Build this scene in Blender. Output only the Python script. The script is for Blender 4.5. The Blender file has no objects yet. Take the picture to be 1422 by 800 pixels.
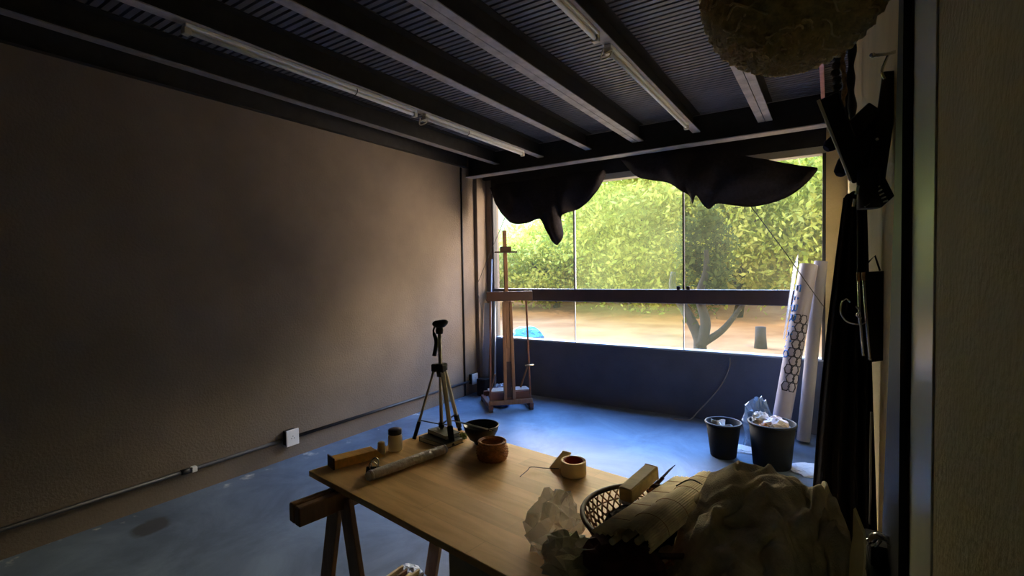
import bpy, math, random
import numpy as np
from mathutils import Vector, Matrix, noise as mnoise

random.seed(7)
SC = bpy.context.scene
COL = SC.collection
PI = math.pi
R_ = math.radians
EYE = 1.55

# ------------------------------------------------------------------ camera
RX = Vector((0.840, 0.004, -0.542)); RY = Vector((0.542, -0.036, 0.840)); RZ = Vector((-0.016, -0.999, -0.032))
RY.normalize(); RX = (RX - RY * RX.dot(RY)).normalized(); RZ = RX.cross(RY)
FOC = 683.6
right = Vector((RX[0], RY[0], RZ[0])); up = -Vector((RX[1], RY[1], RZ[1])); back = -Vector((RX[2], RY[2], RZ[2]))
cam_d = bpy.data.cameras.new('camera'); cam = bpy.data.objects.new('camera', cam_d); COL.objects.link(cam)
cam_d.sensor_width = 36.0; cam_d.lens = FOC / 1422 * 36.0; cam_d.clip_start = 0.02; cam_d.clip_end = 300
m = Matrix((( right.x, up.x, back.x, 0), (right.y, up.y, back.y, 0), (right.z, up.z, back.z, EYE), (0, 0, 0, 1)))
cam.matrix_world = m
SC.camera = cam


def ray(u, v):
    c = Vector((u - 711, v - 400, FOC))
    return Vector((RX.dot(c), RY.dot(c), RZ.dot(c)))


def at(u, v, y):                       # a sight line of the photograph meets the upright plane at depth y
    d = ray(u, v); d = d * (y / d.y); return Vector((d.x, d.y, d.z + EYE))


def atz(u, v, z):                      # ... or the level plane at height z above the floor
    d = ray(u, v); d = d * ((z - EYE) / d.z); return Vector((d.x, d.y, d.z + EYE))


def atx(u, v, x):                       # ... or the upright plane at a given x
    d = ray(u, v); d = d * (x / d.x); return Vector((d.x, d.y, d.z + EYE))


# ------------------------------------------------------------------ materials
def mat(name, col, rough=0.6, metal=0.0, var=0.0, scale=8.0, bump=0.0, bscale=None, col2=None, stretch=None, spec=0.5,
        detail=5.0, trans=0.0, alpha=1.0):
    M = bpy.data.materials.new(name); M.use_nodes = True
    nt = M.node_tree; b = nt.nodes['Principled BSDF']
    b.inputs['Base Color'].default_value = (*col, 1); b.inputs['Roughness'].default_value = rough
    b.inputs['Metallic'].default_value = metal; b.inputs['Specular IOR Level'].default_value = spec
    b.inputs['Transmission Weight'].default_value = trans; b.inputs['Alpha'].default_value = alpha
    tc = nt.nodes.new('ShaderNodeTexCoord'); mp = nt.nodes.new('ShaderNodeMapping')
    nt.links.new(tc.outputs['Object'], mp.inputs['Vector'])
    if stretch: mp.inputs['Scale'].default_value = stretch
    if var > 0 or col2:
        n = nt.nodes.new('ShaderNodeTexNoise'); n.inputs['Scale'].default_value = scale; n.inputs['Detail'].default_value = detail
        n.inputs['Roughness'].default_value = 0.6
        nt.links.new(mp.outputs[0], n.inputs['Vector'])
        r = nt.nodes.new('ShaderNodeValToRGB'); r.color_ramp.elements[0].position = 0.32; r.color_ramp.elements[1].position = 0.68
        c2 = col2 if col2 else tuple(min(1, c * (1 + var)) for c in col)
        c1 = col if col2 else tuple(c * (1 - var) for c in col)
        r.color_ramp.elements[0].color = (*c1, 1); r.color_ramp.elements[1].color = (*c2, 1)
        nt.links.new(n.outputs['Fac'], r.inputs['Fac']); nt.links.new(r.outputs['Color'], b.inputs['Base Color'])
    if bump > 0:
        n2 = nt.nodes.new('ShaderNodeTexNoise'); n2.inputs['Scale'].default_value = bscale or scale * 3; n2.inputs['Detail'].default_value = 6
        nt.links.new(mp.outputs[0], n2.inputs['Vector'])
        bp = nt.nodes.new('ShaderNodeBump'); bp.inputs['Strength'].default_value = bump; bp.inputs['Distance'].default_value = 0.02
        nt.links.new(n2.outputs['Fac'], bp.inputs['Height']); nt.links.new(bp.outputs['Normal'], b.inputs['Normal'])
    return M


M = {}
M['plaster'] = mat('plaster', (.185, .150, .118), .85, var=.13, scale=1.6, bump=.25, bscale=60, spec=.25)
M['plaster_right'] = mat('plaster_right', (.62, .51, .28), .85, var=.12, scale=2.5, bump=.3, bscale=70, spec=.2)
M['parapet'] = mat('parapet', (.075, .09, .125), .7, var=.15, scale=3, bump=.15, bscale=50)
M['black_steel'] = mat('black_steel', (.020, .020, .022), .5, var=.3, scale=12, spec=.4)
M['flange'] = mat('flange', (.42, .40, .39), .55, var=.25, scale=9, spec=.4)
M['flange_dark'] = mat('flange_dark', (.22, .21, .21), .55, var=.25, scale=9, spec=.4)
M['deck'] = mat('deck', (.13, .13, .155), .5, metal=.0, var=.2, scale=2.5, spec=.5)
M['white_plastic'] = mat('white_plastic', (.82, .83, .82), .4)
M['cream_plastic'] = mat('cream_plastic', (.60, .56, .45), .45)
M['lamp_white'] = mat('lamp_white', (.84, .84, .79), .35)
M['black_plastic'] = mat('black_plastic', (.008, .008, .009), .55, spec=.3)
M['bin_plastic'] = mat('bin_plastic', (.006, .007, .009), .75, spec=.15)
M['black_cloth'] = mat('black_cloth', (.022, .019, .022), .95, var=.25, scale=40, bump=.3, bscale=160, spec=.1)
M['bronze_frame'] = mat('bronze_frame', (.060, .040, .036), .45, var=.15, scale=10)
M['pale_frame'] = mat('pale_frame', (.50, .54, .58), .4, metal=.3)
M['dark_frame'] = mat('dark_frame', (.03, .03, .035), .5)
M['post'] = mat('post', (.82, .83, .66), .3, var=.05, scale=3, spec=.8)
M['ledge_paint'] = mat('ledge_paint', (.50, .50, .43), .5)
M['easel_wood'] = mat('easel_wood', (.23, .115, .052), .5, var=.22, scale=5, stretch=(8, 8, 1), bump=.1)
M['easel_red'] = mat('easel_red', (.15, .055, .028), .5, var=.2, scale=5, stretch=(1, 1, 6))
M['easel_ledge'] = mat('easel_ledge', (.055, .020, .012), .5, var=.2, scale=5)
M['easel_dark'] = mat('easel_dark', (.06, .03, .016), .5, var=.2, scale=8)
M['trestle_wood'] = mat('trestle_wood', (.19, .095, .035), .6, var=.25, scale=6, stretch=(6, 6, 1), bump=.15)
M['alu'] = mat('alu', (.52, .48, .38), .38, metal=.75, var=.08)
M['steel'] = mat('steel', (.65, .66, .66), .25, metal=1)
M['brass'] = mat('brass', (.55, .42, .2), .3, metal=1)
M['conduit'] = mat('conduit', (.022, .022, .026), .5)
M['bowl_black'] = mat('bowl_black', (.014, .016, .02), .35, var=.3, scale=20)
M['wicker'] = mat('wicker', (.44, .19, .06), .6, var=.35, scale=60, bump=.3)
M['straw'] = mat('straw', (.52, .39, .14), .65, var=.35, scale=45, bump=.3)
M['straw_light'] = mat('straw_light', (.70, .56, .24), .6, var=.3, scale=40)
M['bamboo'] = mat('bamboo', (.84, .70, .46), .6, var=.25, scale=18, bump=.1)
M['bamboo_light'] = mat('bamboo_light', (.62, .50, .30), .5, var=.15, scale=14)
M['rim_brown'] = mat('rim_brown', (.07, .035, .018), .55, var=.3, scale=30)
M['ochre_wood'] = mat('ochre_wood', (.74, .42, .10), .6, var=.2, scale=9, stretch=(1, 5, 5))
M['brush_wood'] = mat('brush_wood', (.58, .46, .20), .6, var=.2, scale=9, stretch=(1, 5, 5))
M['glue_white'] = mat('glue_white', (.80, .76, .60), .4, var=.1, scale=6)
M['navy_lid'] = mat('navy_lid', (.02, .022, .045), .4)
M['beige'] = mat('beige', (.66, .60, .45), .6, var=.1, scale=20)
M['book_green'] = mat('book_green', (.055, .065, .05), .6, var=.2, scale=10)
M['book_grey'] = mat('book_grey', (.07, .08, .08), .5, var=.2, scale=10)
M['page'] = mat('page', (.52, .48, .38), .8, var=.15, scale=90, stretch=(1, 1, 8))
M['tape'] = mat('tape', (.82, .70, .44), .65, var=.06, scale=6)
M['tape_core'] = mat('tape_core', (.42, .08, .05), .6)
M['paper'] = mat('paper', (.66, .68, .70), .8, var=.06, scale=8)
M['paper_pink'] = mat('paper_pink', (.66, .54, .55), .8, col2=(.78, .76, .78), scale=14)
M['orange'] = mat('orange', (.50, .20, .06), .6, var=.25, scale=14)
M['tube_film'] = mat('tube_film', (.42, .37, .33), .4, var=.3, scale=22, col2=(.62, .58, .54), bump=.5, bscale=45)
M['khaki'] = mat('khaki', (.66, .59, .43), .95, var=.28, scale=14, bump=.35, bscale=240, spec=.08)
M['navy_cloth'] = mat('navy_cloth', (.012, .017, .05), .85, spec=.15)
M['red_brown'] = mat('red_brown', (.07, .018, .013), .8, var=.3, scale=20)
M['pink_paint'] = mat('pink_paint', (.56, .26, .24), .6, var=.2, scale=16)
M['garland'] = mat('garland', (.014, .011, .01), .8, var=.4, scale=30)
M['garland_gold'] = mat('garland_gold', (.25, .15, .06), .6, var=.5, scale=60)
M['blue_bag'] = mat('blue_bag', (.03, .10, .42), .4, var=.4, scale=20)
M['grey_bag'] = mat('grey_bag', (.33, .37, .43), .7, var=.25, scale=14)
M['tarp'] = mat('tarp', (.02, .25, .75), .6, var=.15, scale=2)
M['box_grey'] = mat('box_grey', (.36, .34, .27), .8, var=.1, scale=5)
M['palette'] = mat('palette', (.52, .42, .24), .55, var=.15, scale=8)
M['roll_white'] = mat('roll_white', (.36, .34, .44), .5, var=.05, scale=5)
M['roll_grey'] = mat('roll_grey', (.26, .25, .30), .65, var=.05, scale=5)
M['roll_core'] = mat('roll_core', (.09, .09, .11), .7)
M['ink_blue'] = mat('ink_blue', (.01, .16, .62), .6)
M['ink_black'] = mat('ink_black', (.02, .02, .04), .6)
M['string'] = mat('string', (.05, .05, .045), .7)
M['cord_pale'] = mat('cord_pale', (.26, .24, .20), .6)
M['leaf_trunk'] = mat('leaf_trunk', (.014, .010, .009), .9, var=.3, scale=6, bump=.5)
M['concrete'] = mat('concrete', (.25, .24, .22), .9, var=.1, scale=3)
M['sheet_blue'] = mat('sheet_blue', (.20, .27, .38), .35, var=.12, scale=4)


def plastic_film(name, col, clear):
    Mx = bpy.data.materials.new(name); Mx.use_nodes = True; nt = Mx.node_tree; nt.nodes.clear()
    o = nt.nodes.new('ShaderNodeOutputMaterial'); mx = nt.nodes.new('ShaderNodeMixShader'); tr = nt.nodes.new('ShaderNodeBsdfTransparent')
    p = nt.nodes.new('ShaderNodeBsdfPrincipled'); p.inputs['Base Color'].default_value = (*col, 1); p.inputs['Roughness'].default_value = .18
    p.inputs['Specular IOR Level'].default_value = 1.0
    n = nt.nodes.new('ShaderNodeTexNoise'); n.inputs['Scale'].default_value = 40; n.inputs['Detail'].default_value = 4
    tc = nt.nodes.new('ShaderNodeTexCoord'); nt.links.new(tc.outputs['Object'], n.inputs['Vector'])
    bp = nt.nodes.new('ShaderNodeBump'); bp.inputs['Strength'].default_value = .8; bp.inputs['Distance'].default_value = .01
    nt.links.new(n.outputs['Fac'], bp.inputs['Height']); nt.links.new(bp.outputs['Normal'], p.inputs['Normal'])
    mx.inputs['Fac'].default_value = 1 - clear
    nt.links.new(tr.outputs[0], mx.inputs[1]); nt.links.new(p.outputs[0], mx.inputs[2]); nt.links.new(mx.outputs[0], o.inputs['Surface'])
    return Mx


M['film_warm'] = plastic_film('film_warm', (.62, .56, .42), .55)
M['film_green'] = plastic_film('film_green', (.50, .52, .38), .35)
M['film_blue'] = plastic_film('film_blue', (.25, .36, .52), .40)
M['film_sheet'] = plastic_film('film_sheet', (.40, .47, .60), .35)
M['film_clear'] = plastic_film('film_clear', (.6, .65, .8), .55)


def dusty_glass(name, dust, col):
    Mx = bpy.data.materials.new(name); Mx.use_nodes = True; nt = Mx.node_tree; nt.nodes.clear()
    o = nt.nodes.new('ShaderNodeOutputMaterial'); mx = nt.nodes.new('ShaderNodeMixShader'); tr = nt.nodes.new('ShaderNodeBsdfTransparent')
    tl = nt.nodes.new('ShaderNodeBsdfTranslucent'); tl.inputs['Color'].default_value = (*col, 1)
    gl = nt.nodes.new('ShaderNodeBsdfGlossy'); gl.inputs['Roughness'].default_value = .02
    n = nt.nodes.new('ShaderNodeTexNoise'); n.inputs['Scale'].default_value = 2.2; n.inputs['Detail'].default_value = 6
    tc = nt.nodes.new('ShaderNodeTexCoord'); nt.links.new(tc.outputs['Object'], n.inputs['Vector'])
    mr = nt.nodes.new('ShaderNodeMapRange'); mr.inputs['From Min'].default_value = .3; mr.inputs['From Max'].default_value = .7
    mr.inputs['To Min'].default_value = dust * .7; mr.inputs['To Max'].default_value = dust * 1.3
    nt.links.new(n.outputs['Fac'], mr.inputs['Value']); nt.links.new(mr.outputs[0], mx.inputs['Fac'])
    m2 = nt.nodes.new('ShaderNodeMixShader'); m2.inputs['Fac'].default_value = .03
    nt.links.new(tr.outputs[0], m2.inputs[1]); nt.links.new(gl.outputs[0], m2.inputs[2])
    nt.links.new(m2.outputs[0], mx.inputs[1]); nt.links.new(tl.outputs[0], mx.inputs[2]); nt.links.new(mx.outputs[0], o.inputs['Surface'])
    return Mx


M['pane_clear'] = dusty_glass('pane_clear', .019, (.85, .86, .45))
M['pane_dusty'] = dusty_glass('pane_dusty', .065, (.80, .86, .28))


def floor_material():
    Mx = bpy.data.materials.new('screed_floor'); Mx.use_nodes = True; nt = Mx.node_tree; b = nt.nodes['Principled BSDF']
    tc = nt.nodes.new('ShaderNodeTexCoord')
    n = nt.nodes.new('ShaderNodeTexNoise'); n.inputs['Scale'].default_value = 1.7; n.inputs['Detail'].default_value = 8; n.inputs['Roughness'].default_value = .65
    n.inputs['Distortion'].default_value = .6
    r = nt.nodes.new('ShaderNodeValToRGB'); e = r.color_ramp.elements; e[0].position = .38; e[0].color = (.095, .125, .175, 1); e[1].position = .62; e[1].color = (.165, .215, .285, 1)
    nt.links.new(tc.outputs['Object'], n.inputs['Vector']); nt.links.new(n.outputs['Fac'], r.inputs['Fac'])
    # dropped paint in a ragged line where the floor meets the left wall, and one dark oily spot
    sx = nt.nodes.new('ShaderNodeSeparateXYZ'); nt.links.new(tc.outputs['Object'], sx.inputs[0])
    near = nt.nodes.new('ShaderNodeMapRange'); near.inputs['From Min'].default_value = -3.70; near.inputs['From Max'].default_value = -3.78
    nt.links.new(sx.outputs['X'], near.inputs['Value'])
    n3 = nt.nodes.new('ShaderNodeTexNoise'); n3.inputs['Scale'].default_value = 6; n3.inputs['Detail'].default_value = 5
    nt.links.new(tc.outputs['Object'], n3.inputs['Vector'])
    th = nt.nodes.new('ShaderNodeMapRange'); th.inputs['From Min'].default_value = .58; th.inputs['From Max'].default_value = .66
    nt.links.new(n3.outputs['Fac'], th.inputs['Value'])
    mu = nt.nodes.new('ShaderNodeMath'); mu.operation = 'MULTIPLY'; nt.links.new(near.outputs[0], mu.inputs[0]); nt.links.new(th.outputs[0], mu.inputs[1])
    mx = nt.nodes.new('ShaderNodeMix'); mx.data_type = 'RGBA'; mx.inputs['B'].default_value = (.62, .62, .58, 1)
    nt.links.new(mu.outputs[0], mx.inputs['Factor']); nt.links.new(r.outputs['Color'], mx.inputs['A'])
    vm = nt.nodes.new('ShaderNodeVectorMath'); vm.operation = 'DISTANCE'; vm.inputs[1].default_value = (-3.55, 1.30, 0)
    nd = nt.nodes.new('ShaderNodeMix'); nd.data_type = 'VECTOR'; nd.inputs['Factor'].default_value = .10
    nt.links.new(tc.outputs['Object'], nd.inputs['A']); nt.links.new(n3.outputs['Color'], nd.inputs['B'])
    nt.links.new(tc.outputs['Object'], vm.inputs[0])
    ad = nt.nodes.new('ShaderNodeMath'); ad.operation = 'ADD'; nt.links.new(vm.outputs['Value'], ad.inputs[0])
    sc_ = nt.nodes.new('ShaderNodeMath'); sc_.operation = 'MULTIPLY'; sc_.inputs[1].default_value = .15; nt.links.new(n3.outputs['Fac'], sc_.inputs[0]); nt.links.new(sc_.outputs[0], ad.inputs[1])
    spot = nt.nodes.new('ShaderNodeMapRange'); spot.inputs['From Min'].default_value = .20; spot.inputs['From Max'].default_value = .165
    nt.links.new(ad.outputs[0], spot.inputs['Value'])
    mx2 = nt.nodes.new('ShaderNodeMix'); mx2.data_type = 'RGBA'; mx2.inputs['B'].default_value = (.06, .065, .075, 1)
    nt.links.new(spot.outputs[0], mx2.inputs['Factor']); nt.links.new(mx.outputs['Result'], mx2.inputs['A'])
    nt.links.new(mx2.outputs['Result'], b.inputs['Base Color'])
    b.inputs['Roughness'].default_value = .55; b.inputs['Specular IOR Level'].default_value = .35
    bp = nt.nodes.new('ShaderNodeBump'); bp.inputs['Strength'].default_value = .12; bp.inputs['Distance'].default_value = .02
    nt.links.new(n.outputs['Fac'], bp.inputs['Height']); nt.links.new(bp.outputs['Normal'], b.inputs['Normal'])
    return Mx


M['floor'] = floor_material()


def table_material():
    Mx = bpy.data.materials.new('table_wood'); Mx.use_nodes = True; nt = Mx.node_tree; b = nt.nodes['Principled BSDF']
    tc = nt.nodes.new('ShaderNodeTexCoord'); mp = nt.nodes.new('ShaderNodeMapping'); mp.inputs['Scale'].default_value = (1, 8, 1)
    nt.links.new(tc.outputs['Object'], mp.inputs['Vector'])
    n = nt.nodes.new('ShaderNodeTexNoise'); n.inputs['Scale'].default_value = 4; n.inputs['Detail'].default_value = 8; n.inputs['Distortion'].default_value = .8
    nt.links.new(mp.outputs[0], n.inputs['Vector'])
    r = nt.nodes.new('ShaderNodeValToRGB'); e = r.color_ramp.elements; e[0].position = .28; e[0].color = (.60, .36, .135, 1); e[1].position = .72; e[1].color = (.76, .50, .21, 1)
    nt.links.new(n.outputs['Fac'], r.inputs['Fac'])
    # strips of the laminated board: each stave a shade of its own
    bk = nt.nodes.new('ShaderNodeTexBrick'); bk.inputs['Scale'].default_value = 1.0; bk.inputs['Brick Width'].default_value = .62; bk.inputs['Row Height'].default_value = .085
    bk.inputs['Mortar Size'].default_value = .0012; bk.inputs['Color1'].default_value = (1.16, 1.14, 1.1, 1); bk.inputs['Color2'].default_value = (.90, .89, .86, 1); bk.inputs['Mortar'].default_value = (.92, .9, .88, 1)
    nt.links.new(tc.outputs['Object'], bk.inputs['Vector'])
    mx = nt.nodes.new('ShaderNodeMix'); mx.data_type = 'RGBA'; mx.blend_type = 'MULTIPLY'; mx.inputs['Factor'].default_value = 1
    nt.links.new(r.outputs['Color'], mx.inputs['A']); nt.links.new(bk.outputs['Color'], mx.inputs['B'])
    nt.links.new(mx.outputs['Result'], b.inputs['Base Color']); b.inputs['Roughness'].default_value = .5
    b.inputs['Specular IOR Level'].default_value = .35
    return Mx


M['table'] = table_material()


def leaf_material(name, c1, c2):
    Mx = bpy.data.materials.new(name); Mx.use_nodes = True; nt = Mx.node_tree; nt.nodes.clear()
    o = nt.nodes.new('ShaderNodeOutputMaterial'); mx = nt.nodes.new('ShaderNodeMixShader'); mx.inputs['Fac'].default_value = .5
    d = nt.nodes.new('ShaderNodeBsdfDiffuse'); t = nt.nodes.new('ShaderNodeBsdfTranslucent')
    n = nt.nodes.new('ShaderNodeTexNoise'); n.inputs['Scale'].default_value = 1.3; n.inputs['Detail'].default_value = 3
    tc = nt.nodes.new('ShaderNodeTexCoord'); nt.links.new(tc.outputs['Object'], n.inputs['Vector'])
    r = nt.nodes.new('ShaderNodeValToRGB'); e = r.color_ramp.elements; e[0].position = .35; e[1].position = .65
    e[0].color = (*c1, 1); e[1].color = (*c2, 1); nt.links.new(n.outputs['Fac'], r.inputs['Fac'])
    nt.links.new(r.outputs['Color'], d.inputs['Color']); nt.links.new(r.outputs['Color'], t.inputs['Color'])
    nt.links.new(d.outputs[0], mx.inputs[1]); nt.links.new(t.outputs[0], mx.inputs[2]); nt.links.new(mx.outputs[0], o.inputs['Surface'])
    return Mx


M['leaf_yellow'] = leaf_material('leaf_yellow', (.33, .40, .05), (.60, .62, .16))
M['leaf_green'] = leaf_material('leaf_green', (.24, .33, .045), (.50, .56, .13))
M['leaf_pale'] = leaf_material('leaf_pale', (.36, .41, .10), (.66, .66, .26))
M['leaf_dark'] = leaf_material('leaf_dark', (.02, .032, .010), (.08, .095, .02))
M['earth'] = mat('earth', (.24, .105, .036), .95, col2=(.42, .22, .09), scale=.6, bump=.3, bscale=6, spec=.1)
M['blocker_dark'] = mat('blocker_dark', (.05, .045, .04), .9, var=.2, scale=2)  # dark coat of the unseen light blocker added outdoors
M['hill_green'] = mat('hill_green', (.20, .24, .06), .95, col2=(.42, .42, .14), scale=.7, bump=.8, bscale=2, spec=.1)


# ------------------------------------------------------------------ mesh helpers
class MB:
    def __init__(s): s.v = []; s.f = []; s.sm = []

    def add(s, vs, fs, smooth=False):
        o = len(s.v); s.v += [tuple(v) for v in vs]; s.f += [tuple(i + o for i in f) for f in fs]; s.sm += [smooth] * len(fs); return s

    def box(s, lo, hi, bev=0.0, mx=None):
        x0, y0, z0 = lo; x1, y1, z1 = hi
        if bev <= 0:
            vs = [Vector((x, y, z)) for x in (x0, x1) for y in (y0, y1) for z in (z0, z1)]
            fs = [(0, 1, 3, 2), (4, 6, 7, 5), (0, 4, 5, 1), (2, 3, 7, 6), (0, 2, 6, 4), (1, 5, 7, 3)]
        else:
            b = min(bev, (x1 - x0) * .45, (y1 - y0) * .45, (z1 - z0) * .45)
            vs = []; idx = {}
            for ix, x in enumerate((x0, x1)):
                for iy, y in enumerate((y0, y1)):
                    for iz, z in enumerate((z0, z1)):
                        sx = b if ix == 0 else -b; sy = b if iy == 0 else -b; sz = b if iz == 0 else -b
                        idx[ix, iy, iz, 'x'] = len(vs); vs.append(Vector((x, y + sy, z + sz)))
                        idx[ix, iy, iz, 'y'] = len(vs); vs.append(Vector((x + sx, y, z + sz)))
                        idx[ix, iy, iz, 'z'] = len(vs); vs.append(Vector((x + sx, y + sy, z)))
            fs = []
            q = [(0, 0), (1, 0), (1, 1), (0, 1)]
            for i in (0, 1):
                fs.append([idx[i, a, c, 'x'] for a, c in (q if i else q[::-1])])
                fs.append([idx[a, i, c, 'y'] for a, c in (q[::-1] if i else q)])
                fs.append([idx[a, c, i, 'z'] for a, c in (q if i else q[::-1])])
            for i in (0, 1):
                for j in (0, 1):
                    fs.append([idx[i, j, 0, 'x'], idx[i, j, 1, 'x'], idx[i, j, 1, 'y'], idx[i, j, 0, 'y']])
                    fs.append([idx[i, 0, j, 'x'], idx[i, 1, j, 'x'], idx[i, 1, j, 'z'], idx[i, 0, j, 'z']])
                    fs.append([idx[0, i, j, 'y'], idx[1, i, j, 'y'], idx[1, i, j, 'z'], idx[0, i, j, 'z']])
            for k in ((a, c, d) for a in (0, 1) for c in (0, 1) for d in (0, 1)):
                fs.append([idx[(*k, 'x')], idx[(*k, 'y')], idx[(*k, 'z')]])
        if mx is not None: vs = [mx @ v for v in vs]
        return s.add(vs, fs)

    def bar(s, p, q, w, h, upv=(0, 0, 1), bev=0.0):           # a square bar from p to q, w across, h along upv
        p = Vector(p); q = Vector(q); d = q - p; L = d.length; d.normalize(); u = Vector(upv); sd = d.cross(u)
        if sd.length < 1e-4: sd = d.cross(Vector((0, 1, 0)))
        sd.normalize(); u = sd.cross(d)
        mx = Matrix(((sd.x, d.x, u.x, p.x), (sd.y, d.y, u.y, p.y), (sd.z, d.z, u.z, p.z), (0, 0, 0, 1)))
        return s.box((-w / 2, 0, -h / 2), (w / 2, L, h / 2), bev, mx)

    def tube(s, pts, r, n=10, cap=True, closed=False):
        pts = [Vector(p) for p in pts]; m_ = len(pts); rs = r if isinstance(r, (list, tuple)) else [r] * m_
        tan = []
        for i in range(m_):
            a = pts[(i - 1) % m_] if (closed or i > 0) else pts[0]; b = pts[(i + 1) % m_] if (closed or i < m_ - 1) else pts[-1]
            t = (b - a); tan.append(t.normalized() if t.length > 1e-9 else Vector((0, 0, 1)))
        nrm = tan[0].orthogonal().normalized(); vs = []; fs = []
        for i in range(m_):
            nrm = (nrm - tan[i] * nrm.dot(tan[i]));
            if nrm.length < 1e-6: nrm = tan[i].orthogonal()
            nrm.normalize(); bi = tan[i].cross(nrm)
            for k in range(n):
                a = 2 * PI * k / n; vs.append(pts[i] + (nrm * math.cos(a) + bi * math.sin(a)) * rs[i])
        for i in range(m_ if closed else m_ - 1):
            j = (i + 1) % m_
            for k in range(n): fs.append((i * n + k, i * n + (k + 1) % n, j * n + (k + 1) % n, j * n + k))
        o = len(s.v); s.add(vs, fs, True)
        if cap and not closed:
            s.f.append(tuple(o + k for k in range(n))[::-1]); s.f.append(tuple(o + (m_ - 1) * n + k for k in range(n))); s.sm += [False, False]
        return s

    def lathe(s, prof, c=(0, 0, 0), n=32, mx=None, close=False):
        vs = []; fs = []; c = Vector(c); m_ = len(prof)
        for (r, z) in prof:
            for k in range(n):
                a = 2 * PI * k / n; vs.append(Vector((r * math.cos(a), r * math.sin(a), z)))
        for i in range(m_ - 1 + (1 if close else 0)):
            j = (i + 1) % m_
            for k in range(n): fs.append((i * n + k, i * n + (k + 1) % n, j * n + (k + 1) % n, j * n + k))
        if not close:
            if prof[0][0] > 1e-5: fs.append(tuple(range(n))[::-1])
            if prof[-1][0] > 1e-5: fs.append(tuple((m_ - 1) * n + k for k in range(n)))
        vs = [(mx @ v if mx else v) + c for v in vs]
        return s.add(vs, fs, True)

    def grid(s, P, closed_u=False):                         # P[i][j] -> quads
        n = len(P); k = len(P[0]); vs = [p for row in P for p in row]; fs = []
        for i in range(n - 1):
            for j in range(k - (0 if closed_u else 1)):
                jj = (j + 1) % k; fs.append((i * k + j, i * k + jj, (i + 1) * k + jj, (i + 1) * k + j))
        return s.add(vs, fs, True)

    def prism(s, poly, d):                                   # an outline in space given thickness d
        poly = [Vector(p) for p in poly]; n = len(poly); d = Vector(d)
        vs = poly + [p + d for p in poly]
        fs = [tuple(range(n))[::-1], tuple(range(n, 2 * n))] + [(i, (i + 1) % n, n + (i + 1) % n, n + i) for i in range(n)]
        return s.add(vs, fs)

    def build(s, name, material, parent=None, base=None):
        me = bpy.data.meshes.new(name); vs = s.v
        off = Vector(base) if base is not None else None
        if off is not None: vs = [tuple(Vector(v) - off) for v in vs]
        me.from_pydata(vs, [], s.f); me.polygons.foreach_set('use_smooth', s.sm)
        if isinstance(material, (list, tuple)):
            for x in material: me.materials.append(x)
        else: me.materials.append(material)
        me.validate(); me.update()
        import bmesh
        bm = bmesh.new(); bm.from_mesh(me); bmesh.ops.recalc_face_normals(bm, faces=bm.faces); bm.to_mesh(me); bm.free()
        o = bpy.data.objects.new(name, me); COL.objects.link(o)
        if off is not None: o.location = off
        if parent is not None:
            o.parent = parent
            w = Vector((0, 0, 0)); p = parent
            while p is not None: w += p.location; p = p.parent
            o.location = o.location - w
        return o


def thing(name, loc, label, cat, group=None):
    o = bpy.data.objects.new(name, None); COL.objects.link(o); o.location = loc; o.empty_display_size = .05
    o['label'] = label; o['category'] = cat
    if group: o['group'] = group
    return o


def tag(o, label, cat, group=None, kind=None):
    o['label'] = label; o['category'] = cat
    if group: o['group'] = group
    if kind: o['kind'] = kind
    return o


def struct(o, label=None):
    o['kind'] = 'structure'
    if label: o['label'] = label
    return o


def lerp(a, b, t): return a + (b - a) * t


def nz(p, s=1.0, seed=0.0): return mnoise.noise(Vector(p) * s + Vector((seed, seed * 1.7, -seed)))


def catmull(pts, n):
    pts = [Vector(p) for p in pts]; out = []; k = len(pts)
    for i in range(n):
        t = i / (n - 1) * (k - 1); a = min(int(t), k - 2); f = t - a
        p0 = pts[max(a - 1, 0)]; p1 = pts[a]; p2 = pts[a + 1]; p3 = pts[min(a + 2, k - 1)]
        out.append(.5 * ((2 * p1) + (p2 - p0) * f + (2 * p0 - 5 * p1 + 4 * p2 - p3) * f * f + (3 * p1 - p0 - 3 * p2 + p3) * f ** 3))
    return out


def solid(o, t, off=0):
    md = o.modifiers.new('thickness', 'SOLIDIFY'); md.thickness = t; md.offset = off; return o


# ------------------------------------------------------------------ the room
XL, XR, YW = -3.85, 0.13, 5.29
ZB, ZD = 2.86, 3.03
Y0 = -2.2
struct(MB().box((XL - .2, Y0 - .2, -.12), (XR + .2, YW + .16, 0)).build('floor', M['floor']))
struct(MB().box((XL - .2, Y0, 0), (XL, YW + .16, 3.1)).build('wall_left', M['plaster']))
struct(MB().box((XL, Y0 - .2, 0), (XR + .2, Y0, 3.1)).build('wall_near', M['dark_frame']))
struct(MB().box((XR, Y0, 0), (XR + .2, YW + .16, 3.1)).build('wall_right', M['plaster_right']))
struct(MB().box((XL, YW, 0), (XR, YW + .16, .685)).build('wall_window', M['parapet']))
struct(MB().box((XL, YW, 2.64), (XR, YW + .16, 3.1)).build('wall_above_window', M['black_steel']))
struct(MB().box((-.03, YW - .04, 0), (XR, YW + .16, 3.0)).build('wall_return_right', M['plaster_right']))
struct(MB().box((XL, 5.09, 0), (XL + .05, YW, 2.75)).box((XL, YW - .005, 0), (-3.715, YW + .16, 2.75)).build('wall_return_left', M['plaster']))

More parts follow.
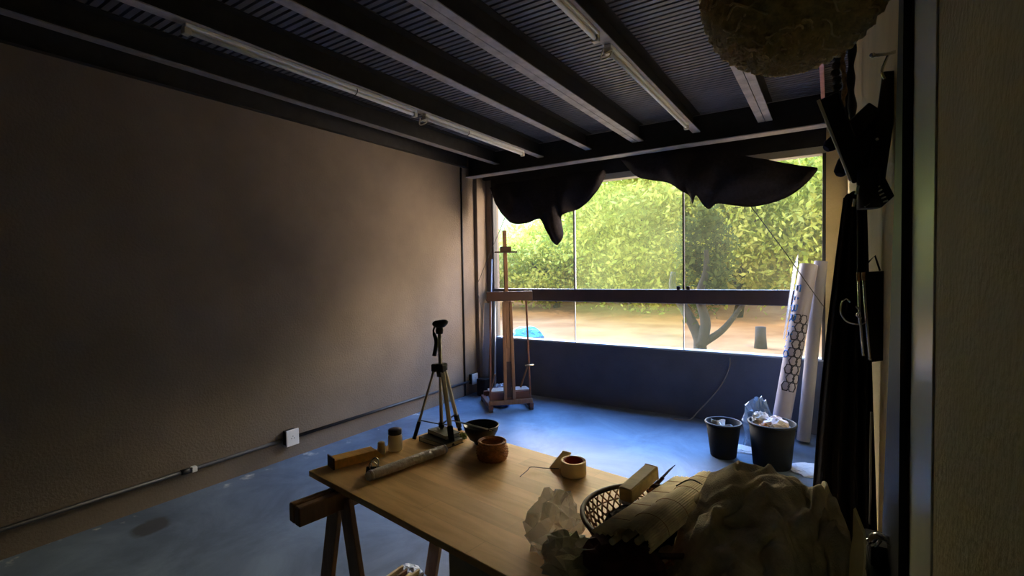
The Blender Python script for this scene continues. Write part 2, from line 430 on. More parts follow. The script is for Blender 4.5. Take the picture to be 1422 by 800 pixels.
# corrugated steel deck, its ribs running across the beams, and the roof slab over it
mb = MB(); per = .05; prof = []
y = Y0
while y < YW + .1:
    prof += [(y, ZD), (y + per * .62, ZD), (y + per * .72, ZD + .016), (y + per * .9, ZD + .016)]; y += per
P = [[Vector((XL, a, z)) for a, z in prof], [Vector((XR, a, z)) for a, z in prof]]
mb.grid(P); mb.sm = [False] * len(mb.f)
struct(mb.build('ceiling', M['deck']))
struct(MB().box((XL - .2, Y0 - .2, 3.10), (XR + .2, YW + .45, 3.3)).build('ceiling_slab', M['concrete']))


# ceiling beams (rolled channels and pairs of channels)
def channel(mb, fl, x, y0, y1, sgn, w=.07, h=ZD - ZB, t=.007, lip=.016):
    a, b = sorted((x, x + sgn * t)); mb.box((a, y0, ZB + t), (b, y1, ZD))
    a, b = sorted((x, x + sgn * w)); mb.box((a, y0, ZD - t), (b, y1, ZD - .0005)); fl.box((a, y0, ZB), (b, y1, ZB + t))
    a, b = sorted((x + sgn * (w - t), x + sgn * w)); mb.box((a, y0, ZB + t), (b, y1, ZB + lip))


beams = [(-3.44, 1, 'single', 'thin black ceiling beam nearest the left wall', 'flange_dark'),
         (-2.83, 1, 'single', 'black ceiling beam carrying the long fluorescent tubes near the left wall', 'flange'),
         (-2.235, 1, 'single', 'bare single black ceiling beam between the long lamp run and the double beam', 'flange'),
         (-1.655, 1, 'double', 'double black ceiling beam with no lamps in mid ceiling', 'flange'),
         (-1.115, 1, 'single', 'black ceiling beam carrying the fluorescent tubes near mid window', 'flange'),
         (-.49, 1, 'double', 'double black ceiling beam ending behind the hanging straw basket', 'flange')]
for x, sg, kd, lb, fm in beams:
    t = thing('ceiling_beam', (x, 2, ZB), lb, 'beam', 'steel beams under the ceiling')
    mb, fl = MB(), MB()
    if kd == 'single': channel(mb, fl, x, Y0, 4.985, 1)
    else:
        channel(mb, fl, x + .003, Y0, 4.985, 1, .055); channel(mb, fl, x - .003, Y0, 4.985, -1, .055)
    mb.build('web', M['black_steel'], t, (x, 2, ZB)); f = fl.build('flange', M[fm], t, (x, 2, ZB)); f['label'] = 'grey lower flange'  # lower flange in a lighter grey than the web
t = thing('edge_channel', (XL + .03, 2, ZB), 'slim dark steel channel along the top of the left wall', 'beam')
MB().box((XL + .002, Y0, ZB), (XL + .055, 4.95, ZB + .006)).box((XL + .002, Y0, ZB + .006), (XL + .008, 4.95, ZD)).build('channel', M['black_steel'], t, (XL + .03, 2, ZB))
t = thing('cross_beam', (-1.9, 5.0, 2.75), 'wide black steel beam crossing the room in front of the window top', 'beam')
MB().box((XL + .002, 4.992, 2.756), (XR - .002, 5.004, 3.02)).build('web', M['black_steel'], t, (-1.9, 5, 2.75))
MB().box((XL + .002, 4.93, 2.748), (XR - .002, 5.065, 2.757)).build('flange', M['flange'], t, (-1.9, 5, 2.75))['label'] = 'grey lower flange'


# fluorescent tubes
def tube_lamp(x, y0, y1, lb, ties, cable=None):
    z = ZB - .032
    t = thing('fluorescent_lamp', (x, (y0 + y1) / 2, ZB), lb, 'lamp', 'unlit fluorescent lamps under the beams'); b = (x, (y0 + y1) / 2, ZB)
    MB().box((x - .022, y0, ZB - .022), (x + .022, y1, ZB - .001), .004).build('batten', M['lamp_white'], t, b)
    MB().tube([(x, y0 + .03, z - .006), (x, y1 - .03, z - .006)], .013, 12).build('tube', M['white_plastic'], t, b)
    for yy in (y0 + .012, y1 - .012):
        MB().box((x - .02, yy - .018, z - .026), (x + .02, yy + .018, ZB - .02), .004).build('lamp_holder', M['cream_plastic'], t, b)
    for yy in ties:
        MB().tube([(x + .026 * math.cos(a), yy, ZB - .027 + .026 * math.sin(a)) for a in np.linspace(0, 2 * PI, 17)[:-1]], .003, 6, closed=True).build('cable_tie', M['black_plastic'], t, b)
    if cable:
        MB().tube(catmull([(x, cable, ZB - .05), (x - .03, cable + .03, ZB - .09), (x + .01, cable + .06, ZB - .075), (x + .035, cable + .04, ZB - .05), (x + .015, cable - .02, ZB - .085)], 24), .005, 6).build('loose_cable', M['cream_plastic'], t, b)


tube_lamp(-2.80, 1.26, 2.95, 'long unlit fluorescent lamp over the room, nearest the camera on the left beam', (2.35,))
tube_lamp(-2.80, 3.05, 4.60, 'unlit fluorescent lamp on the left beam with a loose cable, nearer the window', (3.62,), 3.0)
tube_lamp(-1.085, 1.1, 2.58, 'unlit fluorescent lamp left of the straw basket, its far end at a loose joint', ())
tube_lamp(-1.085, 2.74, 4.62, 'unlit fluorescent lamp from the loose joint towards the cross beam over the window', (), 2.68)

# ------------------------------------------------------------------ window
win = bpy.data.objects.new('window_1', None); COL.objects.link(win); win.location = (-1.87, YW, .69); win['kind'] = 'structure'
yb = (-1.87, YW, .69)
x0, x1 = -3.715, -.03
MB().box((x0, YW + .01, .685), (x1, YW + .12, .705), .003).build('bottom_rail', M['pale_frame'], win, yb)
MB().box((x0, YW - .03, 1.19), (x1, YW + .07, 1.338), .006).build('middle_rail', M['bronze_frame'], win, yb)
MB().box((x0, YW, 2.575), (x1, YW + .12, 2.645), .003).build('top_rail', M['ledge_paint'], win, yb)
MB().box((x0, YW, .70), (x0 + .025, YW + .08, 2.58), .003).build('side_frame', M['dark_frame'], win, yb)
MB().box((x1 - .028, YW, .70), (x1, YW + .08, 2.58), .003).build('side_frame', M['dark_frame'], win, yb)
MB().box((-2.548, YW + .01, 1.338), (-2.528, YW + .04, 2.575)).build('mullion', M['pale_frame'], win, yb)
MB().box((-1.292, YW + .005, 1.338), (-1.276, YW + .045, 2.575)).build('mullion', M['dark_frame'], win, yb)
MB().box((-2.543, YW + .01, .705), (-2.535, YW + .03, 1.19)).build('mullion', M['pale_frame'], win, yb)
MB().box((-1.289, YW + .01, .705), (-1.281, YW + .03, 1.19)).build('mullion', M['pale_frame'], win, yb)
for xx in (-1.335, -1.235):
    MB().box((xx - .018, YW - .012, 1.338), (xx + .018, YW + .012, 1.375), .004).build('latch', M['black_plastic'], win, yb)
for a, b, z0_, z1_, mm in ((x0 + .02, -2.54, 1.338, 2.58, 'pane_clear'), (-2.535, -1.285, 1.338, 2.58, 'pane_dusty'), (-1.28, x1 - .02, 1.338, 2.58, 'pane_clear'),
                           (x0 + .02, -2.54, .70, 1.19, 'pane_clear'), (-2.535, -1.285, .70, 1.19, 'pane_dusty'), (-1.28, x1 - .02, .70, 1.19, 'pane_clear')):
    MB().add([(a, YW + .02, z0_), (b, YW + .02, z0_), (b, YW + .02, z1_), (a, YW + .02, z1_)], [(0, 1, 2, 3)]).build('pane', M[mm], win, yb)

# ------------------------------------------------------------------ wiring on the left wall
b = (XL, 2.43, .17)
t = thing('conduit_pipe', b, 'long black conduit pipe running low along the left wall', 'pipe')
MB().tube([(XL + .018, Y0 + .02, .175), (XL + .018, 2.36, .175)], .014, 10).build('pipe_run', M['conduit'], t, b)
MB().tube([(XL + .018, 2.50, .175), (XL + .018, 4.91, .172)], .014, 10).build('pipe_run', M['conduit'], t, b)
MB().tube([(XL + .018, 1.60, .175), (XL + .018, 1.66, .175)], .019, 10).build('coupling', M['conduit'], t, b)
MB().box((XL + .004, 1.665, .155), (XL + .04, 1.70, .195), .003).build('clip', M['white_plastic'], t, b)


def socket(y, z, lb, sc=1.0):
    t = thing('wall_socket', (XL, y, z), lb, 'socket', 'surface sockets on the left wall'); b = (XL, y, z)
    MB().box((XL + .001, y - .05 * sc, z - .06 * sc), (XL + .055, y + .05 * sc, z + .06 * sc), .004).build('back_box', M['black_plastic'], t, b)
    MB().box((XL + .055, y - .058 * sc, z - .068 * sc), (XL + .068, y + .058 * sc, z + .068 * sc), .004).build('cover_plate', M['white_plastic'], t, b)
    p = MB()
    for dy, dz in ((0, .012), (-.012, -.006), (.012, -.006)):
        p.tube([(XL + .066, y + dy, z + dz), (XL + .0695, y + dy, z + dz)], .004, 8)
    p.build('pin_hole', M['black_plastic'], t, b)


socket(2.43, .19, 'white faced socket box low on the left wall, left of the tripod')
socket(4.965, .20, 'white faced socket box low in the window corner, beside the easel')
o = MB().tube([(XL + .012, 4.825, .01), (XL + .012, 4.825, 2.85)], .011, 8).build('vertical_pipe', M['conduit'])
tag(o, 'thin dark pipe running floor to ceiling on the left wall near the window corner', 'pipe')

# ------------------------------------------------------------------ right side post and near wall
struct(MB().box((XR - .003, .935, 0), (XR + .02, 1.160, 3.0), .001).build('trim_1', M['post']))
bx_ = XR - .006
pl_ = [atx(1259, 0, bx_), atx(1251, 300, bx_), atx(1243, 520, bx_), atx(1234, 720, bx_)]
o = MB().prism([Vector((bx_, 1.166, .01)), Vector((bx_, 1.62, .01))] + pl_[::-1] + [Vector((bx_, pl_[0].y - .015, 2.5)), Vector((bx_, 1.166, 2.5))], (-.012, 0, 0)).build('leaning_board', M['black_plastic'])
tag(o, 'tall black board leaning on the right wall beside the pale post', 'board')


# ------------------------------------------------------------------ window drapes
def drape(name, top, bot, y, bulge, seed, label, nfold=7, amp=.035):
    n = 70; k = 34
    T = catmull([at(u, v, y) for u, v in top], n); B = catmull([at(u, v, y) for u, v in bot], n)
    P = []
    for i in range(n):
        row = []
        for j in range(k):
            t = j / (k - 1); p = T[i].lerp(B[i], t); s = i / (n - 1)
            q = Vector((p.x, 0, p.z))
            f = amp * math.sin(nfold * 2 * PI * s + 2.2 * t + 2 * nz((s * 3, t * 2, 0), 1, seed)) * (.25 + .75 * t)
            f += .05 * nz(q, 3.2, seed) + .02 * nz(q, 9, seed + 3)
            p = p + Vector((0, -bulge * math.sin(PI * min(t * 1.05, 1)) ** .8 * math.sin(PI * min(max(s, .0), 1)) ** .5 + f, 0))
            row.append(p)
        P.append(row)
    o = MB().grid(P).build(name, M['black_cloth'])
    solid(o, .006)
    tag(o, label, 'curtain', 'black cloths tied up over the window')
    return o


drape('black_drape', [(680, 261), (700, 255), (725, 252), (760, 247), (800, 240), (840, 236)],
      [(682, 263), (692, 290), (703, 304), (716, 311), (732, 310), (745, 304), (755, 307), (763, 322), (766, 336), (775, 340), (782, 330), (779, 305), (788, 296), (806, 287), (822, 276), (834, 260), (840, 240)],
      5.14, .10, 3.1, 'black cloth bunched over the left end of the window with a dangling tail', 6)
drape('black_drape', [(862, 221), (890, 214), (930, 209), (980, 206), (1028, 216), (1080, 225), (1135, 233)],
      [(863, 223), (872, 234), (886, 246), (905, 250), (928, 254), (946, 265), (956, 271), (962, 283), (968, 272), (976, 285), (985, 290), (996, 283), (1016, 285), (1044, 287), (1075, 280), (1100, 270), (1120, 255), (1135, 235)],
      5.12, .10, 8.4, 'black cloth sagging like a hammock over the right half of the window', 5)
o = MB().tube([at(1043, 287, 5.05), at(1090, 350, 4.98), at(1140, 421, 4.9), at(1146, 428, 4.88)], .004, 6).build('tie_string', M['string'])
tag(o, 'thin dark string slanting from the sagging black cloth down to the paper rolls', 'string')
o = MB().tube(catmull([(-.83, YW - .012, .66), (-.84, YW - .012, .56), (-.90, YW - .03, .40), (-1.0, YW - .06, .25), (-1.12, YW - .10, .10), (-1.2, YW - .14, .012), (-1.35, YW - .16, .009)], 30), .006, 6).build('loose_cord', M['cord_pale'])
tag(o, 'pale loose cord curving down the low wall under the window', 'cord')

# ------------------------------------------------------------------ easel
E0 = Vector((-3.145, 4.40, 0)); ea = Vector((.346, .355, 0)).normalized(); en = Vector((-ea.y, ea.x, 0))   # along the front bar, towards the back
Wd = .46
t = thing('studio_easel', E0 + ea * (Wd / 2), 'tall wooden studio easel standing before the left end of the window', 'easel'); eb = tuple(t.location)


def ep(a, n_, z): return E0 + ea * a + en * n_ + Vector((0, 0, z))


for a in (.0, Wd):
    MB().bar(ep(a, -.03, .055), ep(a, .52, .055), .05, .045, bev=.004).build('runner', M['easel_red'], t, eb)
    for q in (-.01, .49):
        MB().bar(ep(a, q - .02, .016), ep(a, q + .04, .016), .045, .03, bev=.004).build('foot', M['easel_dark'], t, eb)
MB().bar(ep(-.02, .0, .10), ep(Wd + .02, .0, .10), .022, .055, bev=.003).build('front_rail', M['easel_wood'], t, eb)
MB().bar(ep(.0, .03, .16), ep(Wd, .03, .16), .02, .10, bev=.003).build('front_board', M['easel_red'], t, eb)
MB().bar(ep(.0, .12, .215), ep(Wd, .12, .215), .17, .012, bev=.002).build('shelf', M['easel_wood'], t, eb)
MB().bar(ep(0, .47, .10), ep(Wd, .47, .10), .03, .06, bev=.003).build('rear_rail', M['easel_red'], t, eb)
for a in (.165, .265):
    MB().bar(ep(a, -.005, .13), ep(a + (.215 - a) * .25, .05, 1.22), .035, .025, upv=en, bev=.003).build('mast_rail', M['easel_wood'], t, eb)
MB().bar(ep(.215, .02, .15), ep(.215, .03, .60), .06, .018, upv=en, bev=.002).build('mast_slot', M['easel_dark'], t, eb)
MB().bar(ep(.215, .022, .55), ep(.215, .06, 1.24), .085, .02, upv=en, bev=.002).build('mast_board', M['easel_wood'], t, eb)
MB().bar(ep(.215, .03, .70), ep(.205, .09, 2.015), .042, .03, upv=en, bev=.004).build('mast', M['easel_wood'], t, eb)
MB().bar(ep(-.03, -.012, 1.285), ep(Wd + .03, -.012, 1.285), .028, .105, bev=.004).build('canvas_ledge', M['easel_ledge'], t, eb)
MB().bar(ep(.145, .035, 1.80), ep(.265, .035, 1.80), .05, .065, bev=.004).build('canvas_clamp', M['easel_dark'], t, eb)
MB().bar(ep(.08, .02, 1.772), ep(.33, .02, 1.772), .055, .014, bev=.003).build('clamp_lip', M['easel_dark'], t, eb)
for a in (.0, Wd):
    MB().bar(ep(a, .02, .12), ep(a - .0 + (.02 if a == 0 else -.03), .03, 1.24), .02, .018, upv=en, bev=.003).build('side_post', M['easel_red'], t, eb)
MB().bar(ep(Wd - .02, .03, .50), ep(Wd - .10, .20, .12), .018, .016, upv=en, bev=.003).build('strut', M['easel_wood'], t, eb)
MB().bar(ep(.06, .03, .42), ep(.02, .20, .12), .018, .016, upv=en, bev=.003).build('strut', M['easel_wood'], t, eb)
MB().tube([ep(Wd - .06, .0, .50), ep(Wd + .04, .0, .50)], .008, 8).build('wing_bolt', M['brass'], t, eb)

# things in the window corner
o = MB().box((-3.73, 4.92, .0), (-3.60, 5.05, .215), .006)
t = thing('speaker_box', (-3.63, 5.0, 0), 'small black speaker box on the floor left of the easel', 'speaker')
o.build('cabinet', M['black_plastic'], t, (-3.63, 5.0, 0))
MB().box((-3.72, 4.912, .012), (-3.61, 4.922, .203), .003).build('front_grille', M['black_cloth'], t, (-3.63, 5.0, 0))


def crumple(c, r, seed, amp, n=13, k=18, flat=True, facet=True):      # crushed sheet: creased facets, not a smooth lump
    mb = MB(); P = []; c = Vector(c)
    for i in range(n):
        th = PI * i / (n - 1); row = []
        for j in range(k):
            jt = .5 * (PI / (n - 1)) if 0 < i < n - 1 else 0
            t2 = th + jt * nz((i * 3.1, j * 2.7, seed), 1); ph = 2 * PI * (j + .35 * nz((j * 1.9, i * 2.3, seed), 1) + (.5 if i % 2 else 0)) / k
            d = Vector((math.sin(t2) * math.cos(ph), math.sin(t2) * math.sin(ph), math.cos(t2)))
            w = d * 1.7 + Vector((seed, seed * .7, -seed))
            rid = 1 - abs(mnoise.noise(w * 1.1)) * 2; rid2 = 1 - abs(mnoise.noise(w * 2.3 + Vector((5, 1, 2)))) * 2
            f = 1 + amp * (.55 * rid + .45 * rid2 - .5)
            q = Vector((d.x * r[0] * f, d.y * r[1] * f, d.z * r[2] * f))
            if flat and q.z < -r[2] * .55: q.z = -r[2] * .55
            row.append(c + q + Vector((0, 0, r[2] * .55 if flat else 0)))
        P.append(row)
    P[0] = [P[0][0]] * k; P[-1] = [P[-1][0]] * k
    vs = [p for row in P for p in row]; fs = []
    for i in range(n - 1):
        for j in range(k):
            jj = (j + 1) % k; A_, B_, C_, D_ = i * k + j, i * k + jj, (i + 1) * k + jj, (i + 1) * k + j
            if (i + j) % 2: fs += [(A_, B_, C_), (A_, C_, D_)]
            else: fs += [(A_, B_, D_), (B_, C_, D_)]
    mb.add(vs, fs, not facet); return mb


o = crumple((-3.30, 4.83, .22), (.12, .09, .14), 2.2, .35).build('cloth_bag', M['grey_bag']); tag(o, 'grey white cloth bag slumped behind the easel base', 'bag')
o.location = (0, 0, -.22)
o = crumple((-3.22, 4.68, .075), (.12, .10, .06), 5.2, .4).build('plastic_bag', M['blue_bag']); tag(o, 'bright blue crumpled plastic bag inside the easel base', 'bag'); o.location = (0, 0, -.075)
o = MB().bar((-3.74, 5.11, .01), (-3.745, 5.20, 1.15), .09, .006, upv=(0, 1, 0)).build('plastic_sheet', M['film_sheet']); tag(o, 'bluish translucent plastic sheet leaning in the corner left of the window', 'sheet')
o = MB().tube([(-3.66, 5.10, .01), (-3.70, 5.255, 1.72)], .011, 8).build('thin_rod', M['sheet_blue']); tag(o, 'tall blue grey rod leaning in the corner behind the easel', 'rod')
o = MB().tube([(-3.60, 5.14, .01), (-3.665, 5.26, 1.30)], .014, 8).build('thin_rod', M['pale_frame']); tag(o, 'shorter pale rod leaning in the corner against the window frame', 'rod')
o = MB().tube(catmull([at(702, 300, 5.10), at(690, 330, 5.08), at(680, 352, 5.07), at(667, 385, 5.04), at(662, 400, 5.03), at(668, 425, 5.03), at(671, 470, 5.03)], 30), .0035, 6).build('thin_wire', M['string']); tag(o, 'thin dark wire looping down the window corner from the left drape', 'wire')

# ------------------------------------------------------------------ paper rolls, bins
ra, rb = Vector((-.375, 4.78, .03)), Vector((-.155, 5.10, 1.57))
t = thing('paper_roll', ra, 'white wrapped paper roll with blue lettering and black lattice print, leaning by the right wall', 'roll'); rbb = tuple(ra)


def frame(p, q):
    d = (q - p).normalized(); sd = d.cross(Vector((0, 1, 0))).normalized(); n_ = sd.cross(d); return d, sd, n_


rd, rs, rn = frame(ra, rb); rr = .072
if rs.x < 0: rs = -rs
rn = rd.cross(rs); rn = rn if rn.y < 0 else -rn      # towards the room


def rp(l, ang, r=rr): return ra + rd * l + (rs * math.sin(ang) + rn * math.cos(ang)) * r


RL = (rb - ra).length
MB().grid([[rp(l, 2 * PI * k / 28) for k in range(28)] for l in (0, RL)], True).grid([[rp(l, 2 * PI * k / 28, rr * .88) for k in range(28)] for l in (.0, RL)], True) \
    .grid([[rp(RL, 2 * PI * k / 28, r_) for k in range(28)] for r_ in (rr, rr * .88)], True).grid([[rp(0, 2 * PI * k / 28, r_) for k in range(28)] for r_ in (rr, rr * .88)], True).build('wrapper', M['roll_white'], t, rbb)
MB().grid([[rp(l, 2 * PI * k / 24, rr * .86) for k in range(24)] for l in (.01, RL - .05)], True).grid([[rp(RL - .05, 2 * PI * k / 24, r_) for k in range(24)] for r_ in (rr * .86, .03)], True).build('inner_roll', M['roll_core'], t, rbb)
# lattice print: rows of open six-sided cells wrapped on the paper
mb = MB(); cell = .074
for i in range(9):
    for j in range(2):
        l0 = .50 + i * cell; a0 = -.20 + j * .74 + (.37 if i % 2 else 0)
        pts = [rp(l0 + .043 * math.sin(q), a0 + .46 * math.cos(q), rr + .0008) for q in np.linspace(0, 2 * PI, 7)[:-1]]
        mb.tube(pts, .0058, 4, closed=True)
mb.build('lattice_print', M['ink_black'], t, rbb)
# lettering running down the wrapper
STROKE = {'F': [[(0, 0), (0, 1)], [(0, 1), (.7, 1)], [(0, .5), (.55, .5)]], 'A': [[(0, 0), (.35, 1)], [(.35, 1), (.7, 0)], [(.15, .38), (.55, .38)]],
          'B': [[(0, 0), (0, 1)], [(0, 1), (.5, 1), (.65, .8), (.5, .52), (0, .52)], [(.5, .52), (.7, .28), (.5, 0), (0, 0)]],
          'R': [[(0, 0), (0, 1)], [(0, 1), (.5, 1), (.65, .75), (.5, .5), (0, .5)], [(.35, .5), (.7, 0)]], 'I': [[(.2, 0), (.2, 1)]],
          'N': [[(0, 0), (0, 1)], [(0, 1), (.7, 0)], [(.7, 0), (.7, 1)]], 'O': [[(.35, 0), (.05, .2), (0, .5), (.05, .8), (.35, 1), (.65, .8), (.7, .5), (.65, .2), (.35, 0)]]}
l = RL - .20; hh = .066
for ch in 'FABRIANO':
    mb = MB()
    for st in STROKE[ch]:
        pts = [rp(l - x_ * .085, (-.88 + (y_ - .5) * hh / rr), rr + .0008) for x_, y_ in st]
        mb.tube(pts, .0062, 4)
    mb.build('letter', M['ink_blue'], t, rbb)
    l -= .055 if ch == 'I' else .088
o = MB().prism([rp(.9, -1.5, .085), rp(RL - .02, -1.5, .085), rp(RL + .10, -1.75, .10), rp(RL - .02, -1.9, .125), rp(.9, -1.9, .105)], (0, .002, 0)).build('clear_film', M['film_clear'], t, rbb); o['label'] = 'clear film edge'

qa, qb = Vector((-.19, 5.00, .02)), Vector((-.065, 5.19, 1.60)); t = thing('paper_roll', qa, 'plain grey lavender paper roll leaning behind the lettered white roll', 'roll')
rd2, rs2, rn2 = frame(qa, qb)
pp = lambda l_, a_, r_: qa + rd2 * l_ + (rs2 * math.sin(a_) + rn2 * math.cos(a_)) * r_
QL = (qb - qa).length
MB().grid([[pp(l_, 2 * PI * k / 24, .052) for k in range(24)] for l_ in (0, QL)], True).grid([[pp(QL, 2 * PI * k / 24, r_) for k in range(24)] for r_ in (.052, .04)], True).grid([[pp(l_, 2 * PI * k / 24, .04) for k in range(24)] for l_ in (QL, QL - .2)], True).build('outer_sheet', M['roll_grey'], t, tuple(qa))
MB().grid([[pp(QL - .06, 2 * PI * k / 24, r_) for k in range(24)] for r_ in (.039, .012)], True).build('rolled_core', M['roll_core'], t, tuple(qa))


def bin_(name, c, r0, r1, h, lb, tilt=0, grp='black waste bins'):
    t = thing(name, c, lb, 'bin', grp)
    MB().lathe([(r0 * .96, .0), (r0, .006), (r1, h), (r1 - .006, h), (r0 - .006, .012), (.0, .012)], c, 36).build('bucket', M['bin_plastic'], t, c)
    MB().tube([Vector(c) + Vector(((r1 + .002) * math.cos(a), (r1 + .002) * math.sin(a), h - .006)) for a in np.linspace(0, 2 * PI, 41)[:-1]], .009, 8, closed=True).build('rim', M['black_plastic'], t, c)
    return t


bin_('waste_bin', (-.735, 4.33, 0), .10, .135, .285, 'smaller black bin with folded papers, on the floor under the window')
bin_('waste_bin', (-.375, 4.30, 0), .135, .165, .345, 'bigger black bin heaped with crumpled paper, in front of the paper rolls')
c = Vector((-.735, 4.33, 0))
for (dx, dy, rz, tl, h, lb) in ((-.045, .03, .3, .15, .30, 'upright folded white sheet in the smaller bin'), (.04, -.01, -.5, .5, .27, 'white sheet lying tilted in the smaller bin'), (.01, .07, .1, .9, .31, 'white sheet bent over the back rim of the smaller bin')):
    mx = Matrix.Translation(c + Vector((dx, dy, .19))) @ Matrix.Rotation(rz, 4, 'Z') @ Matrix.Rotation(tl, 4, 'X')
    P = [[mx @ Vector(((i / 8 - .5) * .11, .018 * math.sin(i * .8 + j * .3), (j / 8 - .5) * .20)) for j in range(9)] for i in range(9)]
    o = solid(MB().grid(P).build('paper_sheet', M['paper']), .002); tag(o, lb, 'paper', 'papers in the smaller bin')
o = crumple((-.345, 4.27, .32), (.095, .09, .075), 1.3, .35, flat=False).build('crumpled_paper', M['paper_pink']); tag(o, 'pink and white crumpled paper ball on top of the bigger bin', 'paper')
o = crumple((-.455, 4.33, .335), (.065, .07, .07), 4.3, .45, flat=False).build('crumpled_paper', M['paper']); tag(o, 'white crumpled paper at the left rim of the bigger bin', 'paper')
o = crumple((-.41, 4.22, .295), (.06, .06, .05), 7.7, .5, flat=False).build('orange_wrapper', M['orange']); tag(o, 'orange brown wrapper between the paper balls in the bigger bin', 'wrapper')
o = crumple((-.52, 4.72, 0), (.12, .12, .26), 9.3, .45, flat=True).build('plastic_bag', M['film_blue']); tag(o, 'clear bluish plastic bag standing behind the bigger bin', 'bag')
o = crumple((-.64, 4.55, 0), (.16, .09, .012), 3.3, .5).build('paper_scrap', M['paper']); tag(o, 'flat white paper scrap on the floor between the two bins', 'paper')
o = crumple((-.13, 4.32, 0), (.11, .14, .015), 6.1, .5).build('paper_scrap', M['paper']); tag(o, 'flat white paper scrap on the floor right of the bigger bin', 'paper')

# ------------------------------------------------------------------ table
TA = Vector((-1.79, 1.215, 0)); TR = R_(-8.5); ex = Vector((math.cos(TR), math.sin(TR), 0)); ey = Vector((-math.sin(TR), math.cos(TR), 0))
TT = .75


def tp(a, b_, z=TT): return TA + ex * a + ey * b_ + Vector((0, 0, z))


def tl(p):                                               # world point -> table coordinates
    d = Vector((p[0], p[1], 0)) - TA; return d.dot(ex), d.dot(ey)


o = MB().box((0, 0, -.024), (1.74, .755, 0), .002).build('table_top', M['table']); o.location = TA + Vector((0, 0, TT)); o.rotation_euler = (0, 0, TR)
tag(o, 'light wooden board table top laid across trestles in the foreground', 'table top')


def trestle(a0, lb):
    zt = TT - .025
    t = thing('trestle', tp(a0, .3, 0), lb, 'trestle', 'wooden trestles under the board'); bb = tuple(t.location)
    for s in (-1, 1):
        MB().bar(tp(a0 + s * .022, -.155, zt - .036), tp(a0 + s * .022, .80, zt - .036), .034, .070, bev=.004).build('top_rail', M['trestle_wood'], t, bb)
    for b_ in (.03, .62):
        for s in (-1, 1):
            MB().bar(tp(a0 + s * .032, b_, zt - .03), tp(a0 + s * .205, b_, 0.0), .022, .078, upv=ex, bev=.003).build('leg', M['trestle_wood'], t, bb)
        MB().bar(tp(a0 - .16, b_ + .02, .25), tp(a0 + .16, b_ + .02, .25), .02, .05, bev=.003).build('cross_brace', M['trestle_wood'], t, bb)


trestle(.20, 'wooden trestle under the left end of the table, its rail sticking out')
trestle(1.45, 'wooden trestle under the right end of the table, behind the grey box')

# below the table
t = thing('storage_box', (-.83, 1.43, 0), 'plain grey box standing under the middle of the table', 'box'); bb = tuple(t.location)
mx = Matrix.Translation((-.83, 1.43, 0)) @ Matrix.Rotation(TR, 4, 'Z')
MB().box((-.30, -.15, 0), (.30, .15, .60), .006, mx).build('carton', M['box_grey'], t, bb)
MB().box((-.306, -.156, .601), (.306, .156, .635), .004, mx).build('lid', M['box_grey'], t, bb)
for i in range(7):
    w = Vector((-1.64 + .020 * i, 1.36 + .004 * i, 0))
    o = MB().bar(w + Vector((0, 0, .002)), w + Vector((.05, .0, .235 + .012 * ((i * 3) % 4))), .30, .010, upv=(1, 0, .1), bev=.001).build('thin_board', M[('ochre_wood', 'bamboo_light', 'easel_red', 'bamboo', 'ochre_wood', 'bamboo_light', 'easel_dark')[i]])
    tag(o, 'thin wooden board in the upright stack on the floor by the left trestle', 'board', 'boards stacked under the table')
o = crumple((-1.80, 1.78, 0), (.075, .05, .03), 8.8, .5).build('crumpled_paper', M['paper']); tag(o, 'white crumpled paper on the floor beneath the table', 'paper')

# ------------------------------------------------------------------ tripod on the table
hub = Vector((-1.583, 1.80, 1.10)); feet = [Vector((-1.683, 1.715, TT)), Vector((-1.575, 1.93, TT)), Vector((-1.462, 1.735, TT))]
t = thing('camera_tripod', (-1.575, 1.80, TT), 'small aluminium camera tripod standing open on the far corner of the table', 'tripod'); bb = tuple(t.location)
MB().tube([hub - Vector((0, 0, .05)), hub + Vector((0, 0, .012))], [.017, .022], 14).tube([hub + Vector((0, 0, -.012)), hub + Vector((0, 0, .006))], .03, 12).build('hub', M['black_plastic'], t, bb)
MB().tube([hub + Vector((0, 0, -.31)), hub + Vector((0, 0, .17))], .0085, 12).build('centre_column', M['alu'], t, bb)
mid = hub + Vector((0, 0, -.285))
MB().tube([mid + Vector((0, 0, -.012)), mid + Vector((0, 0, .012))], .014, 10).build('spreader_collar', M['black_plastic'], t, bb)
for ft in feet:
    d = (ft - hub); dn = d.normalized(); side = Vector((d.x, d.y, 0)).normalized()
    a = hub + side * .026 - Vector((0, 0, .005)); e = ft + Vector((0, 0, .003)); kn = a.lerp(e, .78)
    tz = Vector((-side.y, side.x, 0))
    lg = MB().bar(a, kn, .021, .012, upv=side, bev=.003).build('leg', M['alu'], t, bb)
    MB().bar(kn - (kn - a).normalized() * .01, a.lerp(e, .955), .026, .018, upv=side, bev=.003).build('leg_clamp', M['black_plastic'], lg, bb)
    MB().tube([a.lerp(e, .95), e], [.009, .011], 8).build('rubber_foot', M['black_plastic'], lg, bb)
    MB().box((-.014, -.014, -.02), (.014, .014, .016), .004, Matrix.Translation(a)).build('hinge', M['black_plastic'], lg, bb)
    MB().bar(mid, a.lerp(e, .74), .009, .004, bev=.001).build('spreader', M['black_plastic'], t, bb)
hd = hub + Vector((0, 0, .17))
MB().lathe([(.0, -.012), (.017, -.012), (.019, .004), (.015, .02), (.0, .02)], hd, 16).build('head_base', M['black_plastic'], t, bb)
mx = Matrix.Translation(hd + Vector((.006, 0, .038))) @ Matrix.Rotation(-.15, 4, 'Y') @ Matrix.Diagonal((1, .8, .55, 1))
